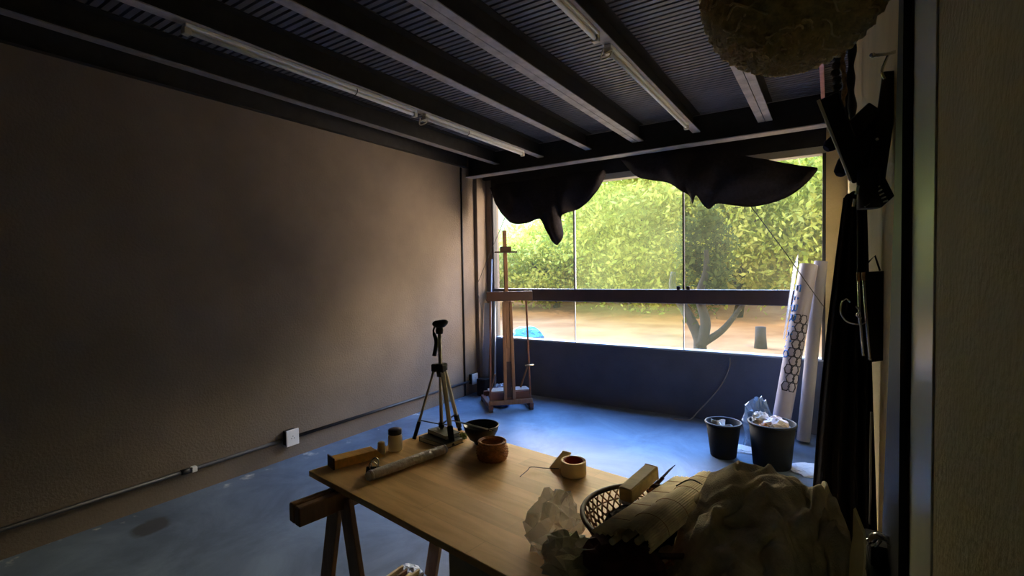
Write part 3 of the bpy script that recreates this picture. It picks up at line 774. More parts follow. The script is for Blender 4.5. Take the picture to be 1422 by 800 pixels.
MB().lathe([(0, -.04), (.022, -.036), (.040, -.012), (.043, .006), (.036, .022), (.024, .03), (0, .032)], (0, 0, 0), 20, mx).build('head_plate', M['black_plastic'], t, bb)
MB().tube(catmull([hd + Vector((-.02, 0, .03)), hd + Vector((-.03, -.01, 0)), at(606, 475, 1.775), at(603, 494, 1.77)], 14), [.005] * 6 + [.009] * 2 + [.0105] * 6, 10).build('pan_handle', M['black_plastic'], t, bb)

# ------------------------------------------------------------------ objects on the table
z0 = TT + .0008


def book(c, rz, w, d, h, mc, lb, z=z0):
    t = thing('notebook', (c[0], c[1], z), lb, 'book', 'notebooks under the tripod'); mx = Matrix.Translation((c[0], c[1], z)) @ Matrix.Rotation(rz, 4, 'Z'); bb = tuple(t.location)
    MB().box((-w / 2 + .003, -d / 2 + .003, .002), (w / 2 - .003, d / 2 - .003, h - .002), 0, mx).build('pages', M['page'], t, bb)
    MB().box((-w / 2, -d / 2, 0), (w / 2, d / 2, .0025), 0, mx).box((-w / 2, -d / 2, h - .0025), (w / 2, d / 2, h), 0, mx).box((-w / 2, -d / 2, .0025), (-w / 2 + .0025, d / 2, h - .0025), 0, mx).build('cover', M[mc], t, bb)


book((-1.545, 1.752), TR + .02, .185, .115, .022, 'book_grey', 'dark grey book lying under the tripod, below the green one')
book((-1.555, 1.785), TR - .10, .15, .085, .02, 'book_green', 'dark green book lying on the grey book under the tripod', z0 + .0225)

c = Vector((-1.655, 1.565, z0)); t = thing('glue_jar', c, 'cream jar with a dark lid near the far left table edge', 'jar'); bb = tuple(c)
MB().lathe([(.0, 0), (.029, 0), (.032, .004), (.032, .062), (.028, .072), (.026, .078), (0, .078)], c, 28).build('jar', M['glue_white'], t, bb)
MB().lathe([(0, .074), (.030, .074), (.031, .079), (.031, .094), (.028, .097), (0, .097)], c, 28).build('lid', M['navy_lid'], t, bb)
c = Vector((-1.675, 1.50, z0)); o = MB().lathe([(0, 0), (.0165, 0), (.018, .003), (.016, .05), (.014, .053), (0, .053)], c, 6).build('eraser_block', M['beige'], None, c); tag(o, 'small beige block standing beside the cream jar', 'block')
# ochre box of wood: an open tray end
t = thing('wooden_box', (-1.70, 1.385, z0), 'ochre wooden box near the left table edge', 'box'); bb = tuple(t.location)
mx = Matrix.Translation((-1.70, 1.385, z0)) @ Matrix.Rotation(R_(72), 4, 'Z')
MB().box((-.105, -.032, 0), (.075, .032, .038), .002, mx).build('box_body', M['ochre_wood'], t, bb)
MB().add([mx @ Vector(v) for v in ((.075, -.032, 0), (.075, .032, 0), (.115, .032, 0), (.115, -.032, 0), (.075, -.032, .038), (.075, .032, .038))], [(0, 1, 2, 3), (0, 3, 4), (1, 5, 2), (4, 5, 1, 0), (3, 2, 5, 4)]).build('sloped_end', M['ochre_wood'], t, bb)
MB().box((-.112, -.036, 0), (-.106, .036, .048), .001, mx).build('end_plate', M['easel_dark'], t, bb)
# bulldog clip
c = Vector((-1.535, 1.335, z0)); t = thing('bulldog_clip', c, 'black bulldog clip with shiny handles beside the rolled film', 'clip'); bb = tuple(c)
mx = Matrix.Translation(c) @ Matrix.Rotation(R_(35), 4, 'Z')
MB().add([mx @ Vector(v) for x_ in (-.03, .03) for v in ((x_, -.022, 0), (x_, .022, 0), (x_, .006, .026), (x_, -.004, .026))], [(0, 1, 2, 3), (7, 6, 5, 4), (0, 4, 5, 1), (1, 5, 6, 2), (2, 6, 7, 3), (3, 7, 4, 0)]).build('jaws', M['black_plastic'], t, bb)
for s in (-1, 1):
    MB().tube(catmull([mx @ Vector(v) for v in ((-.012, s * .01, .022), (-.015, s * .018, .042), (0, s * .022, .054), (.015, s * .018, .042), (.012, s * .01, .022))], 20), .0028, 8).build('wire_handle', M['steel'], t, bb)
# film roll
p, q = Vector((-1.49, 1.27, z0 + .0215)), Vector((-1.43, 1.635, z0 + .0215)); t = thing('film_roll', p, 'long roll of translucent wrinkled film on the left half of the table', 'roll'); bb = tuple(p)
pts = [p.lerp(q, i / 26) for i in range(27)]
MB().tube(pts, [.020 + .0015 * nz((i * .9, 0, 0), 1) for i in range(27)], 16).build('film', M['tube_film'], t, bb)
MB().tube([q, q + (q - p).normalized() * .012, q + (q - p).normalized() * .018], [.0205, .018, .008], 14).build('loose_end', M['paper'], t, bb)
MB().tube([p - (q - p).normalized() * .010, p + (q - p).normalized() * .012], [.014, .021], 14).build('loose_end', M['paper'], t, bb)
# black bowl
c = Vector((-1.365, 1.83, z0)); t = thing('black_bowl', c, 'black bowl at the far edge of the table beside the tripod', 'bowl'); bb = tuple(c)
MB().lathe([(0, .0), (.030, .0), (.034, .004), (.034, .010), (.056, .026), (.076, .060), (.083, .088), (.080, .089), (.072, .062), (.052, .032), (.030, .017), (0, .014)], c, 40).build('bowl', M['bowl_black'], t, bb)
MB().tube([c + Vector((.0815 * math.cos(a), .0815 * math.sin(a), .0885)) for a in np.linspace(0, 2 * PI, 41)[:-1]], .0028, 6, closed=True).build('rim', M['bowl_black'], t, bb)
t = thing('paint_brush', c + Vector((0, 0, .09)), 'thin pale paint brush lying across the black bowl', 'brush'); bb = tuple(t.location)
pa, pb_ = Vector((-1.505, 1.78, .853)), Vector((-1.285, 1.775, .846))
MB().tube([pa, pa.lerp(pb_, .5), pb_], [.0025, .0042, .0035], 8).build('handle', M['paper'], t, bb)
MB().tube([pb_, pb_ + (pb_ - pa).normalized() * .022], [.0042, .004], 8).build('ferrule', M['steel'], t, bb)
pc = pb_ + (pb_ - pa).normalized() * .022
MB().tube([pc, pc + (pb_ - pa).normalized() * .025], [.004, .001], 8).build('bristles', M['easel_dark'], t, bb)
o = crumple((-1.485, 1.845, TT), (.02, .016, .018), 3.9, .6).build('sponge_scrap', mat('moss', (.16, .19, .05), .9, var=.3, scale=60)); tag(o, 'tiny green scrap between tripod foot and black bowl', 'scrap')
# woven basket, small
c = Vector((-1.215, 1.705, z0)); t = thing('wicker_bowl', c, 'small round wicker bowl in front of the black bowl', 'bowl'); bb = tuple(c)
mb = MB()
for i in range(13):
    f = i / 12; zz = .004 + f * .068; r_ = .040 + .026 * math.sin(PI * min(.25 + f * .62, 1))
    mb.tube([c + Vector(((r_ + .0018 * math.cos(k * PI + i * PI)) * math.cos(2 * PI * k / 36), (r_ + .0018 * math.cos(k * PI + i * PI)) * math.sin(2 * PI * k / 36), zz)) for k in range(36)], .0034, 6, closed=True)
mb.lathe([(0, .003), (.046, .003), (.062, .04), (.058, .072), (.055, .072), (.058, .04), (.043, .007), (0, .007)], c, 30)
mb.build('woven_side', M['wicker'], t, bb)
MB().tube([c + Vector((.057 * math.cos(a), .057 * math.sin(a), .0745)) for a in np.linspace(0, 2 * PI, 37)[:-1]], .005, 8, closed=True).build('rim', M['wicker'], t, bb)
# masking tape
c = Vector((-.845, 1.735, z0)); t = thing('masking_tape', c, 'roll of cream masking tape near the far table edge', 'tape'); bb = tuple(c)
MB().lathe([(.041, 0), (.049, 0), (.050, .002), (.050, .053), (.049, .055), (.041, .055)], c, 40, close=True).build('tape', M['tape'], t, bb)
MB().lathe([(.037, .001), (.0408, .001), (.0408, .054), (.037, .054)], c, 40, close=True).build('core', M['tape_core'], t, bb)
o = MB().prism([Vector((-.955, 1.735, z0)), Vector((-.90, 1.76, z0)), Vector((-.885, 1.80, z0 + .055)), Vector((-.918, 1.79, z0 + .06))], (-.004, .007, 0)).build('paper_strip', M['tape']); tag(o, 'cream paper strip propped against the masking tape', 'paper')
o = MB().tube(catmull([(-.905, 1.725, z0 + .012), (-.96, 1.70, z0 + .012), (-1.01, 1.685, z0 + .011), (-1.012, 1.66, z0 + .006), (-1.01, 1.60, z0 + .0025)], 20), .0016, 6).build('bent_wire', M['easel_dark']); tag(o, 'thin bent wire on the table left of the masking tape', 'wire')

# round bamboo tray basket
c = Vector((-.425, 1.395, z0)); t = thing('bamboo_basket', c, 'round open weave bamboo basket on the right half of the table', 'basket'); bb = tuple(c)
BR, BH = .205, .088


def bs(a, f): r_ = .150 + (BR - .150) * f ** .7; return c + Vector((r_ * math.cos(a), r_ * math.sin(a), .006 + (BH - .006) * f))


mb = MB()
for k in range(44):
    for s in (-1, 1):
        a0 = 2 * PI * k / 44
        mb.tube([bs(a0 + s * .36 * f + .07 * s, f) + Vector((0, 0, .0)) for f in np.linspace(0, 1, 8)], .0028, 5)
for f in (.30, .62):
    mb.tube([bs(a, f) for a in np.linspace(0, 2 * PI, 57)[:-1]], .0026, 5, closed=True)
mb.build('lattice_side', M['wicker'], t, bb)
MB().lathe([(0, .002), (.153, .002), (.156, .008), (.15, .010), (0, .008)], c, 40).build('base', M['wicker'], t, bb)
MB().tube([c + Vector((BR * math.cos(a), BR * math.sin(a), BH)) for a in np.linspace(0, 2 * PI, 49)[:-1]], .0075, 8, closed=True).build('rim', M['rim_brown'], t, bb)
# dark rag and pale bits inside
o = crumple((c.x - .05, c.y + .01, z0 + .010), (.10, .10, .045), 2.9, .5).build('dark_rag', M['black_cloth']); tag(o, 'dark rag crumpled inside the bamboo basket', 'cloth')
o = crumple((c.x - .105, c.y + .09, z0 + .058), (.035, .018, .012), 5.5, .5).build('paper_scrap', M['paper']); tag(o, 'white paper scrap in the bamboo basket near its far rim', 'paper')
# wooden block on the far rim
w0, w1 = atz(868, 688, .865), atz(905, 655, .885)
t = thing('wooden_block', w0, 'wooden block propped on the far left rim of the bamboo basket', 'block'); bb = tuple(w0)
MB().bar(w0, w1, .045, .045, bev=.004).build('block', M['brush_wood'], t, bb)
MB().bar(w1 - (w1 - w0).normalized() * .004, w1 + (w1 - w0).normalized() * .004, .047, .047, bev=.003).build('end_cap', M['bamboo_light'], t, bb)
# knife
k0, k1 = atz(920, 664, .855), atz(938, 646, .90)
t = thing('palette_knife', k0, 'dark pointed blade sticking up from the basket behind the bamboo mat', 'knife'); bb = tuple(k0)
d = (k1 - k0).normalized(); sd = Vector((.5, -.8, 0)).normalized().cross(d).cross(d).normalized()
MB().prism([k0 + sd * .008, k0.lerp(k1, .55) + sd * .008, k1, k0 - sd * .006], d.cross(sd) * .002).build('blade', M['black_plastic'], t, bb)
MB().tube([k0 - d * .07, k0 + d * .004], [.008, .006], 10).build('handle', M['easel_dark'], t, bb)

# bamboo brush mat, rolled over itself, lying on the basket
m0, m1 = atz(852, 742, .905), atz(962, 664, .868); md = (m1 - m0).normalized(); ms = md.cross(Vector((0, 0, 1))).normalized(); mL = (m1 - m0).length
t = thing('bamboo_mat', m0, 'folded bamboo brush mat resting across the bamboo basket', 'mat'); bb = tuple(m0)


def mp_(s_, h_, l_): return m0 + ms * s_ + Vector((0, 0, h_)) + md * l_


def matstrip(sec, name, lab=None):
    n = len(sec); mb = MB()
    for i in range(n):                                   # one fine slat per step, all of them one mat
        s_, h_ = sec[i]; mb.tube([mp_(s_, h_, -.004 * ((i * 7) % 3)), mp_(s_, h_, mL + .004 * ((i * 5) % 3))], .0031, 6)
    o = mb.build(name, M['bamboo'], t, bb)
    return o


flat = [(-.060 + i * .0052, .0 - .012 * (1 - i / 12)) for i in range(13)]
hump = [(.045 - .045 * math.cos(a) + .008, .0 + .034 * math.sin(a) - .002) for a in np.linspace(0.1, PI * 1.05, 24)]
matstrip(flat, 'flat_flap'); matstrip(hump, 'rolled_half')
MB().tube([mp_(.006, .007, -.01), mp_(.006, .007, mL + .01)], .0036, 8).build('edge_slat', M['bamboo_light'], t, bb)['label'] = 'pale edge slat'
for l_ in (.18, .42, .66, .88):
    mb = MB(); mb.tube([mp_(s_, h_ + .0035, mL * l_) for s_, h_ in flat], .0007, 5).tube([mp_(.052 + (s_ - .052) * 1.06, h_ * 1.06 + .002, mL * l_) for s_, h_ in hump], .0007, 5); mb.build('thread', M['wicker'], t, bb)
for i, (s_, h_) in enumerate(((-.008, -.018), (.028, .002), (.06, .006))):
    o = MB().tube([mp_(s_, h_ - .006, .006), mp_(s_, h_ - .006, mL * .8)], .0085, 10).build('brush_handle', M['beige']); tag(o, 'pale brush handle end showing inside the rolled bamboo mat', 'brush', 'brushes in the bamboo mat')
o = MB().tube(catmull([mp_(.0, .012, mL * .74), mp_(.045, .040, mL * .76), mp_(.10, .012, mL * .80), mp_(.12, -.0, mL * .86)], 24), .0022, 6).build('tie_cord', M['string'], t, bb); o['label'] = 'dark tie cord'
o = crumple((c.x + .03, c.y - .10, z0 + .0), (.11, .07, .08), 8.1, .35).build('red_cloth', M['red_brown']); o.location = (-.045, -.135, 0); tag(o, 'dark red brown cloth in front of the bamboo basket', 'cloth')

# plastic bags
P0 = atz(800, 760, TT)
o = crumple((-.68, 1.26, z0), (.07, .085, .090), 1.9, .75).build('plastic_bag', M['film_warm']); tag(o, 'clear crumpled plastic bag on the table left of the bamboo basket', 'bag')
o = crumple((-.575, 1.155, z0), (.075, .065, .060), 6.6, .75).build('plastic_bag', M['film_green']); tag(o, 'greenish crumpled plastic bag nearest the camera on the table', 'bag')

# ------------------------------------------------------------------ crumpled jacket pile
# folded cloth, settled over its own bulk: rows of x, y, z in millimetres
JACKET = [-358,59,14,-368,51,12,-376,43,12,-385,54,11,-380,63,9,-364,68,9,-355,78,8,-357,83,7,-358,93,5,-350,100,6,-345,90,8,-334,94,9,-341,103,10,-343,97,9,
-351,106,8,-350,122,7,-351,134,7,-348,146,6,-342,146,4,-337,159,4,-329,170,4,-325,177,6,-332,166,6,-337,183,5,-326,190,4,-312,195,3,-294,205,2,-278,
213,1,-260,217,1,-232,221,1,-214,210,3,-201,205,1,-196,192,1,-191,182,2,-202,174,1,-189,165,1,-182,181,1,-182,199,1,-175,210,2,-163,192,1,-149,190,1,
-154,205,1,-158,218,1,-148,223,1,-150,234,1,-145,246,1,-136,263,1,-130,277,1,-124,272,2,-118,269,1,-112,277,2,-101,284,3,-348,38,14,-351,48,14,-362,
51,12,-370,49,11,-367,57,10,-363,65,9,-353,68,9,-348,76,8,-348,85,6,-344,95,5,-339,89,8,-334,89,10,-330,102,11,-339,111,10,-344,111,8,-349,118,6,-342,
127,6,-333,136,6,-327,145,6,-321,151,5,-314,164,4,-312,175,5,-316,169,8,-326,180,8,-316,187,7,-311,200,6,-300,217,4,-286,226,3,-270,226,2,-246,214,2,
-222,200,2,-209,193,2,-213,185,2,-209,180,3,-202,178,4,-199,169,4,-185,175,4,-181,185,4,-172,191,3,-154,201,3,-140,195,3,-140,209,2,-150,217,3,-154,
228,3,-145,233,2,-146,251,2,-141,271,2,-133,283,2,-122,278,2,-121,266,3,-109,265,2,-100,271,2,-352,19,14,-358,30,14,-356,36,16,-363,45,16,-359,53,15,
-358,59,13,-354,63,11,-349,66,9,-348,71,7,-341,83,6,-331,80,11,-325,83,13,-321,97,14,-331,107,13,-338,114,10,-341,114,8,-336,123,6,-328,133,6,-316,
138,7,-310,145,7,-308,155,7,-305,165,8,-302,169,11,-312,171,13,-309,178,14,-306,193,13,-296,206,9,-287,213,6,-275,212,4,-259,203,3,-244,194,4,-233,
199,5,-230,190,5,-226,182,7,-217,183,8,-205,181,8,-193,180,9,-178,183,8,-164,186,7,-149,198,7,-139,205,7,-138,215,6,-142,224,5,-146,238,6,-143,246,4,
-145,263,5,-138,279,6,-127,287,7,-116,288,6,-114,272,5,-110,259,4,-109,261,3,-357,9,13,-364,18,13,-357,32,16,-354,39,19,-360,44,20,-353,54,20,-346,61,
18,-343,62,14,-339,62,10,-327,74,8,-319,71,15,-313,83,17,-316,96,15,-332,98,15,-333,110,12,-333,116,12,-331,124,11,-321,131,12,-311,128,12,-301,133,
12,-302,145,13,-306,152,15,-302,158,17,-297,162,20,-297,166,23,-294,179,23,-292,183,17,-286,190,10,-276,195,7,-271,202,8,-262,206,8,-253,212,10,-243,
210,10,-233,203,10,-221,196,10,-211,198,11,-198,198,9,-182,197,9,-170,194,11,-154,195,13,-149,212,13,-144,223,12,-134,230,10,-135,239,7,-137,254,8,
-137,268,11,-136,283,14,-125,292,15,-110,288,11,-102,277,6,-104,263,4,-104,252,3,-358,-1,11,-354,17,12,-361,25,14,-357,37,17,-363,48,24,-351,46,25,
-341,53,25,-333,60,21,-326,57,15,-315,62,10,-309,62,17,-309,75,18,-321,83,17,-324,96,15,-325,109,13,-323,119,15,-322,122,19,-316,127,23,-308,132,22,
-297,129,22,-292,132,23,-296,142,25,-305,147,27,-298,154,29,-286,157,30,-283,166,34,-281,181,30,-274,185,22,-264,185,17,-266,195,17,-264,208,16,-255,
200,14,-242,200,15,-234,208,16,-227,216,13,-214,221,13,-202,223,12,-188,221,10,-172,217,13,-162,204,13,-159,220,13,-155,235,13,-140,240,15,-126,241,
11,-132,256,11,-132,268,17,-127,278,23,-114,284,23,-100,275,13,-97,260,7,-89,255,4,-86,256,2,-371,2,10,-352,7,11,-359,24,13,-369,33,18,-365,41,24,
-356,51,28,-345,48,29,-338,50,24,-320,47,22,-315,48,14,-303,55,14,-304,73,14,-305,86,17,-307,96,20,-308,106,21,-313,109,25,-311,112,28,-301,117,31,
-309,121,34,-307,127,36,-301,125,39,-294,132,41,-296,141,41,-303,148,43,-288,152,45,-271,159,45,-263,172,43,-256,183,42,-249,179,36,-249,188,31,-259,
205,31,-250,203,26,-239,201,25,-230,200,23,-221,212,21,-218,227,21,-204,234,18,-188,233,19,-180,217,22,-168,207,24,-165,223,24,-161,237,24,-147,249,
21,-132,244,21,-125,252,17,-123,260,22,-117,263,28,-102,265,24,-91,252,12,-99,240,5,-97,237,2,-100,243,1,-375,-3,8,-359,-3,10,-352,19,12,-370,33,16,
-377,42,23,-365,48,27,-346,46,32,-338,41,27,-325,38,20,-306,38,18,-296,51,12,-291,68,19,-293,80,25,-296,91,30,-295,100,32,-300,103,38,-308,103,42,
-304,107,46,-305,111,52,-318,114,52,-323,120,54,-312,126,57,-297,129,58,-300,143,62,-289,154,64,-270,163,61,-252,167,61,-239,172,62,-231,175,58,-231,
185,47,-251,198,44,-246,207,37,-240,211,32,-230,207,32,-218,208,31,-212,221,31,-203,228,30,-191,223,29,-180,215,33,-169,207,37,-159,217,37,-154,230,
35,-144,239,33,-133,247,31,-123,248,27,-116,248,23,-110,246,23,-97,237,19,-92,231,9,-94,225,4,-92,228,2,-98,236,1,-377,-12,7,-365,-10,9,-355,9,11,
-363,31,14,-371,42,19,-357,39,26,-340,34,32,-329,30,32,-322,30,21,-308,28,15,-293,43,22,-292,58,33,-297,70,40,-293,79,42,-288,88,47,-297,89,50,-297,
92,56,-309,95,61,-312,99,69,-322,103,72,-333,108,71,-322,119,73,-302,125,78,-296,140,81,-284,154,82,-262,154,77,-245,164,81,-236,173,82,-227,177,75,
-227,191,63,-244,205,53,-238,200,45,-237,210,42,-231,216,41,-221,214,38,-214,219,41,-206,209,39,-196,200,40,-185,196,43,-169,197,45,-154,200,43,-146,
211,40,-139,226,38,-132,234,43,-124,235,39,-124,229,25,-114,221,17,-98,215,11,-92,217,8,-85,218,4,-78,229,2,-85,233,2,-377,-26,6,-366,-20,7,-357,-5,9,
-353,13,14,-354,26,17,-344,27,21,-334,17,32,-321,16,36,-315,16,24,-301,21,18,-290,33,27,-292,44,42,-294,55,51,-288,68,55,-282,77,51,-288,74,61,-294,
75,70,-289,84,74,-297,91,82,-313,90,90,-327,100,93,-323,117,96,-299,123,99,-287,139,100,-272,148,101,-247,150,95,-231,159,93,-230,171,96,-230,183,92,
-227,197,80,-238,209,70,-231,200,63,-230,206,61,-232,217,61,-225,213,55,-217,205,56,-204,202,59,-191,210,58,-181,203,62,-165,199,64,-149,198,61,-140,
193,53,-138,204,41,-134,216,50,-124,220,43,-119,215,28,-109,206,17,-94,200,10,-80,207,8,-72,220,5,-74,232,5,-83,225,4,-374,-43,6,-364,-37,8,-356,-24,
11,-347,-8,15,-343,8,19,-341,12,20,-332,17,22,-324,9,24,-310,11,30,-294,13,29,-282,26,35,-279,40,43,-281,48,50,-287,57,52,-277,62,61,-274,64,70,-282,
60,77,-285,63,87,-283,76,96,-292,87,105,-309,95,113,-312,112,118,-294,129,122,-272,143,121,-255,158,117,-234,157,115,-220,161,111,-218,173,109,-224,
185,108,-229,198,100,-230,212,93,-222,204,87,-216,200,81,-218,208,81,-214,217,81,-204,213,79,-191,207,85,-182,217,87,-170,222,86,-157,225,78,-146,224,
69,-134,214,65,-127,194,60,-124,195,42,-116,200,34,-108,206,30,-99,211,23,-91,200,16,-80,212,11,-68,215,8,-61,224,5,-61,234,4,-374,-59,7,-375,-49,10,
-370,-36,14,-352,-25,18,-337,-10,21,-331,-2,21,-336,2,20,-327,5,16,-309,1,26,-298,14,42,-284,21,51,-275,30,56,-282,35,62,-285,43,72,-280,49,75,-271,
51,73,-270,51,81,-272,54,94,-268,67,99,-273,81,109,-284,95,119,-289,111,127,-276,127,134,-260,141,134,-247,153,131,-239,167,129,-227,170,129,-216,178,
124,-213,186,116,-214,197,113,-218,209,113,-214,205,107,-206,202,102,-201,206,99,-205,213,103,-199,219,103,-184,217,104,-174,204,101,-162,198,91,-148,
200,87,-137,204,82,-130,216,85,-122,217,71,-114,207,61,-106,201,49,-96,200,35,-88,211,29,-78,211,20,-64,209,12,-53,213,7,-47,223,4,-46,228,4,-367,-72,
7,-373,-62,11,-371,-52,16,-357,-43,20,-340,-31,23,-331,-20,22,-338,-14,21,-324,-12,19,-303,-6,27,-290,4,46,-284,14,61,-273,19,67,-274,23,73,-279,28,
82,-272,32,81,-264,36,80,-263,42,88,-256,52,99,-254,67,104,-251,82,105,-255,97,114,-257,114,115,-252,129,124,-246,137,137,-244,151,146,-237,164,148,
-228,172,140,-223,184,139,-214,191,132,-206,195,127,-205,203,127,-203,212,123,-198,207,122,-191,202,119,-188,209,116,-187,218,118,-177,221,113,-164,
213,107,-151,204,102,-141,195,98,-128,194,88,-120,204,84,-114,221,79,-106,226,64,-99,218,52,-89,202,40,-75,204,33,-63,214,22,-55,216,14,-47,216,9,-40,
217,4,-35,235,3,-352,-84,6,-355,-77,9,-357,-69,15,-353,-58,20,-344,-50,24,-337,-41,25,-329,-34,23,-314,-25,25,-296,-17,32,-289,-7,51,-282,2,68,-272,7,
77,-262,11,82,-262,14,92,-263,21,94,-253,27,89,-259,34,99,-247,49,107,-241,67,114,-245,79,118,-259,89,120,-264,106,121,-249,115,128,-238,127,138,-233,
141,154,-225,155,164,-216,164,159,-213,172,150,-212,187,151,-209,197,144,-206,207,138,-201,215,140,-193,216,136,-185,210,133,-177,205,130,-174,214,
129,-164,218,125,-150,223,125,-133,223,122,-128,208,120,-119,203,101,-109,201,90,-99,214,79,-100,227,74,-89,221,59,-80,201,47,-62,196,31,-48,205,19,
-40,220,14,-35,226,9,-35,228,5,-34,241,4,-343,-88,8,-341,-87,8,-339,-80,11,-338,-75,18,-341,-64,23,-333,-55,28,-323,-43,34,-309,-28,37,-291,-25,40,
-279,-15,56,-282,-7,80,-278,1,96,-269,4,103,-258,4,110,-254,13,111,-245,27,104,-251,34,112,-256,53,120,-249,68,127,-249,82,131,-263,87,132,-270,99,
136,-254,109,140,-236,115,147,-227,131,167,-210,142,170,-199,153,176,-195,162,168,-192,169,157,-194,188,153,-193,196,142,-187,201,144,-184,203,158,
-174,203,160,-166,197,155,-159,205,148,-148,212,144,-132,210,139,-118,218,144,-106,213,131,-109,204,115,-106,218,101,-95,215,93,-89,226,84,-79,216,67,
-68,201,51,-49,200,33,-34,209,20,-27,220,12,-23,227,8,-27,233,5,-21,235,5,-336,-91,9,-333,-93,8,-326,-87,10,-326,-82,16,-330,-71,25,-327,-59,34,-314,
-54,37,-299,-41,39,-293,-26,51,-276,-22,66,-266,-10,87,-270,-10,109,-275,-4,119,-276,7,123,-267,15,125,-247,21,119,-236,38,118,-243,55,132,-247,66,
140,-248,72,146,-249,83,151,-254,90,161,-238,97,161,-227,107,169,-214,120,180,-196,129,179,-183,141,182,-181,153,183,-179,164,170,-175,173,158,-173,
183,161,-164,183,164,-157,182,177,-153,188,185,-147,195,176,-141,196,163,-133,198,154,-122,199,147,-106,205,150,-93,208,141,-89,204,122,-88,211,114,
-83,221,108,-76,227,93,-74,216,74,-62,208,56,-43,205,37,-33,215,23,-24,220,13,-16,224,7,-19,221,4,-23,223,2,-325,-91,9,-324,-96,9,-323,-90,12,-320,
-77,18,-316,-65,27,-319,-58,40,-307,-52,45,-291,-47,46,-288,-34,61,-274,-23,79,-257,-13,96,-256,-6,114,-263,-3,128,-272,-3,136,-271,5,141,-249,17,135,
-227,41,132,-229,67,138,-235,79,144,-239,69,155,-237,70,166,-235,77,179,-220,85,182,-207,98,192,-198,112,198,-192,128,204,-182,139,203,-172,147,196,
-171,162,189,-164,164,181,-159,161,183,-154,166,193,-144,167,197,-139,173,198,-135,184,189,-131,186,172,-120,190,160,-109,190,146,-97,194,144,-83,201,
142,-79,205,131,-75,205,118,-72,210,106,-68,221,93,-68,226,75,-61,218,57,-42,216,39,-28,217,26,-21,215,16,-24,211,9,-33,203,4,-22,202,2,-313,-96,9,
-311,-91,10,-311,-78,14,-311,-76,23,-312,-70,33,-307,-60,43,-299,-50,51,-285,-50,55,-276,-42,66,-262,-30,83,-253,-19,101,-250,-13,118,-247,-9,133,
-252,-6,145,-258,3,152,-247,21,151,-225,41,148,-221,67,148,-225,74,155,-227,61,163,-227,57,179,-220,65,187,-205,77,195,-198,94,210,-200,113,222,-193,
127,225,-179,136,220,-168,143,212,-166,152,211,-164,162,216,-157,164,213,-151,159,216,-145,156,211,-136,159,202,-126,167,193,-120,177,183,-109,184,
169,-96,186,155,-86,186,144,-77,187,136,-71,201,136,-67,210,124,-66,208,104,-61,216,89,-59,228,75,-57,230,54,-45,228,36,-28,228,25,-16,224,17,-18,210,
10,-23,193,4,-29,194,1,-306,-89,11,-302,-83,11,-292,-79,16,-294,-75,25,-299,-69,36,-291,-64,42,-289,-53,54,-281,-46,66,-264,-48,74,-251,-39,86,-252,
-27,102,-235,-14,113,-222,-4,126,-223,7,135,-228,15,144,-227,24,155,-222,34,163,-218,45,164,-211,52,167,-210,55,180,-214,50,192,-215,57,198,-207,70,
206,-204,90,223,-198,106,235,-183,118,235,-167,128,231,-160,137,225,-155,147,219,-156,160,231,-150,168,231,-145,166,221,-139,157,216,-130,156,212,
-122,169,208,-111,182,201,-98,191,182,-84,190,163,-71,183,151,-69,189,141,-64,191,133,-59,209,125,-59,215,108,-51,212,87,-48,222,66,-41,236,50,-37,
244,34,-30,244,22,-17,240,15,-9,221,9,-12,205,4,-14,187,1,-288,-93,9,-289,-94,13,-282,-86,18,-279,-80,26,-284,-74,40,-278,-66,48,-275,-59,59,-274,-52,
77,-262,-47,86,-248,-45,98,-242,-34,117,-220,-26,125,-209,-19,139,-200,-8,144,-201,5,151,-205,17,157,-212,27,166,-216,29,179,-212,34,185,-208,41,191,
-207,44,200,-206,53,206,-204,65,217,-194,83,226,-184,96,237,-169,106,239,-155,118,244,-149,129,242,-143,133,229,-147,140,227,-147,147,235,-140,150,
231,-132,157,229,-122,163,226,-109,168,218,-97,176,207,-85,189,186,-74,198,164,-66,201,151,-57,194,146,-56,196,133,-56,202,119,-51,213,108,-45,226,89,
-35,234,67,-25,241,49,-21,250,36,-16,247,25,-11,237,18,-1,232,10,3,216,5,2,205,2,-279,-91,9,-274,-97,12,-271,-98,19,-268,-88,28,-270,-82,42,-263,-73,
52,-260,-66,64,-261,-60,83,-248,-57,90,-238,-47,110,-225,-40,133,-207,-32,142,-193,-25,136,-187,-11,134,-186,2,136,-190,13,151,-201,24,167,-205,27,
182,-207,26,192,-201,31,196,-197,41,201,-193,52,206,-193,61,222,-183,78,228,-170,90,234,-156,98,245,-146,109,255,-137,118,254,-128,123,248,-122,130,
246,-125,135,253,-124,143,250,-117,151,241,-110,161,235,-99,173,228,-87,180,217,-77,183,196,-63,190,170,-59,211,161,-50,212,151,-46,203,141,-47,195,
127,-46,202,108,-37,219,89,-27,234,69,-20,243,53,-11,249,42,-2,244,31,5,238,20,11,235,12,14,233,6,14,227,3,-278,-105,9,-258,-96,12,-252,-98,18,-252,
-97,29,-256,-92,43,-252,-82,57,-244,-73,67,-241,-68,86,-232,-59,103,-212,-53,116,-195,-43,136,-181,-29,152,-180,-21,152,-187,-14,146,-178,-4,143,-180,
5,151,-193,14,170,-192,29,177,-197,22,190,-193,22,198,-188,32,199,-181,47,206,-181,53,225,-172,68,234,-159,78,243,-141,86,250,-130,96,259,-125,105,
269,-114,114,268,-104,120,267,-101,128,265,-111,139,267,-103,148,254,-94,151,242,-83,159,232,-74,168,222,-67,176,208,-57,182,185,-51,203,173,-45,214,
165,-42,196,155,-38,189,140,-36,197,118,-28,206,92,-18,220,77,-8,224,62,2,226,49,10,237,37,19,243,23,21,252,13,22,252,7,24,242,3,-271,-111,11,-248,
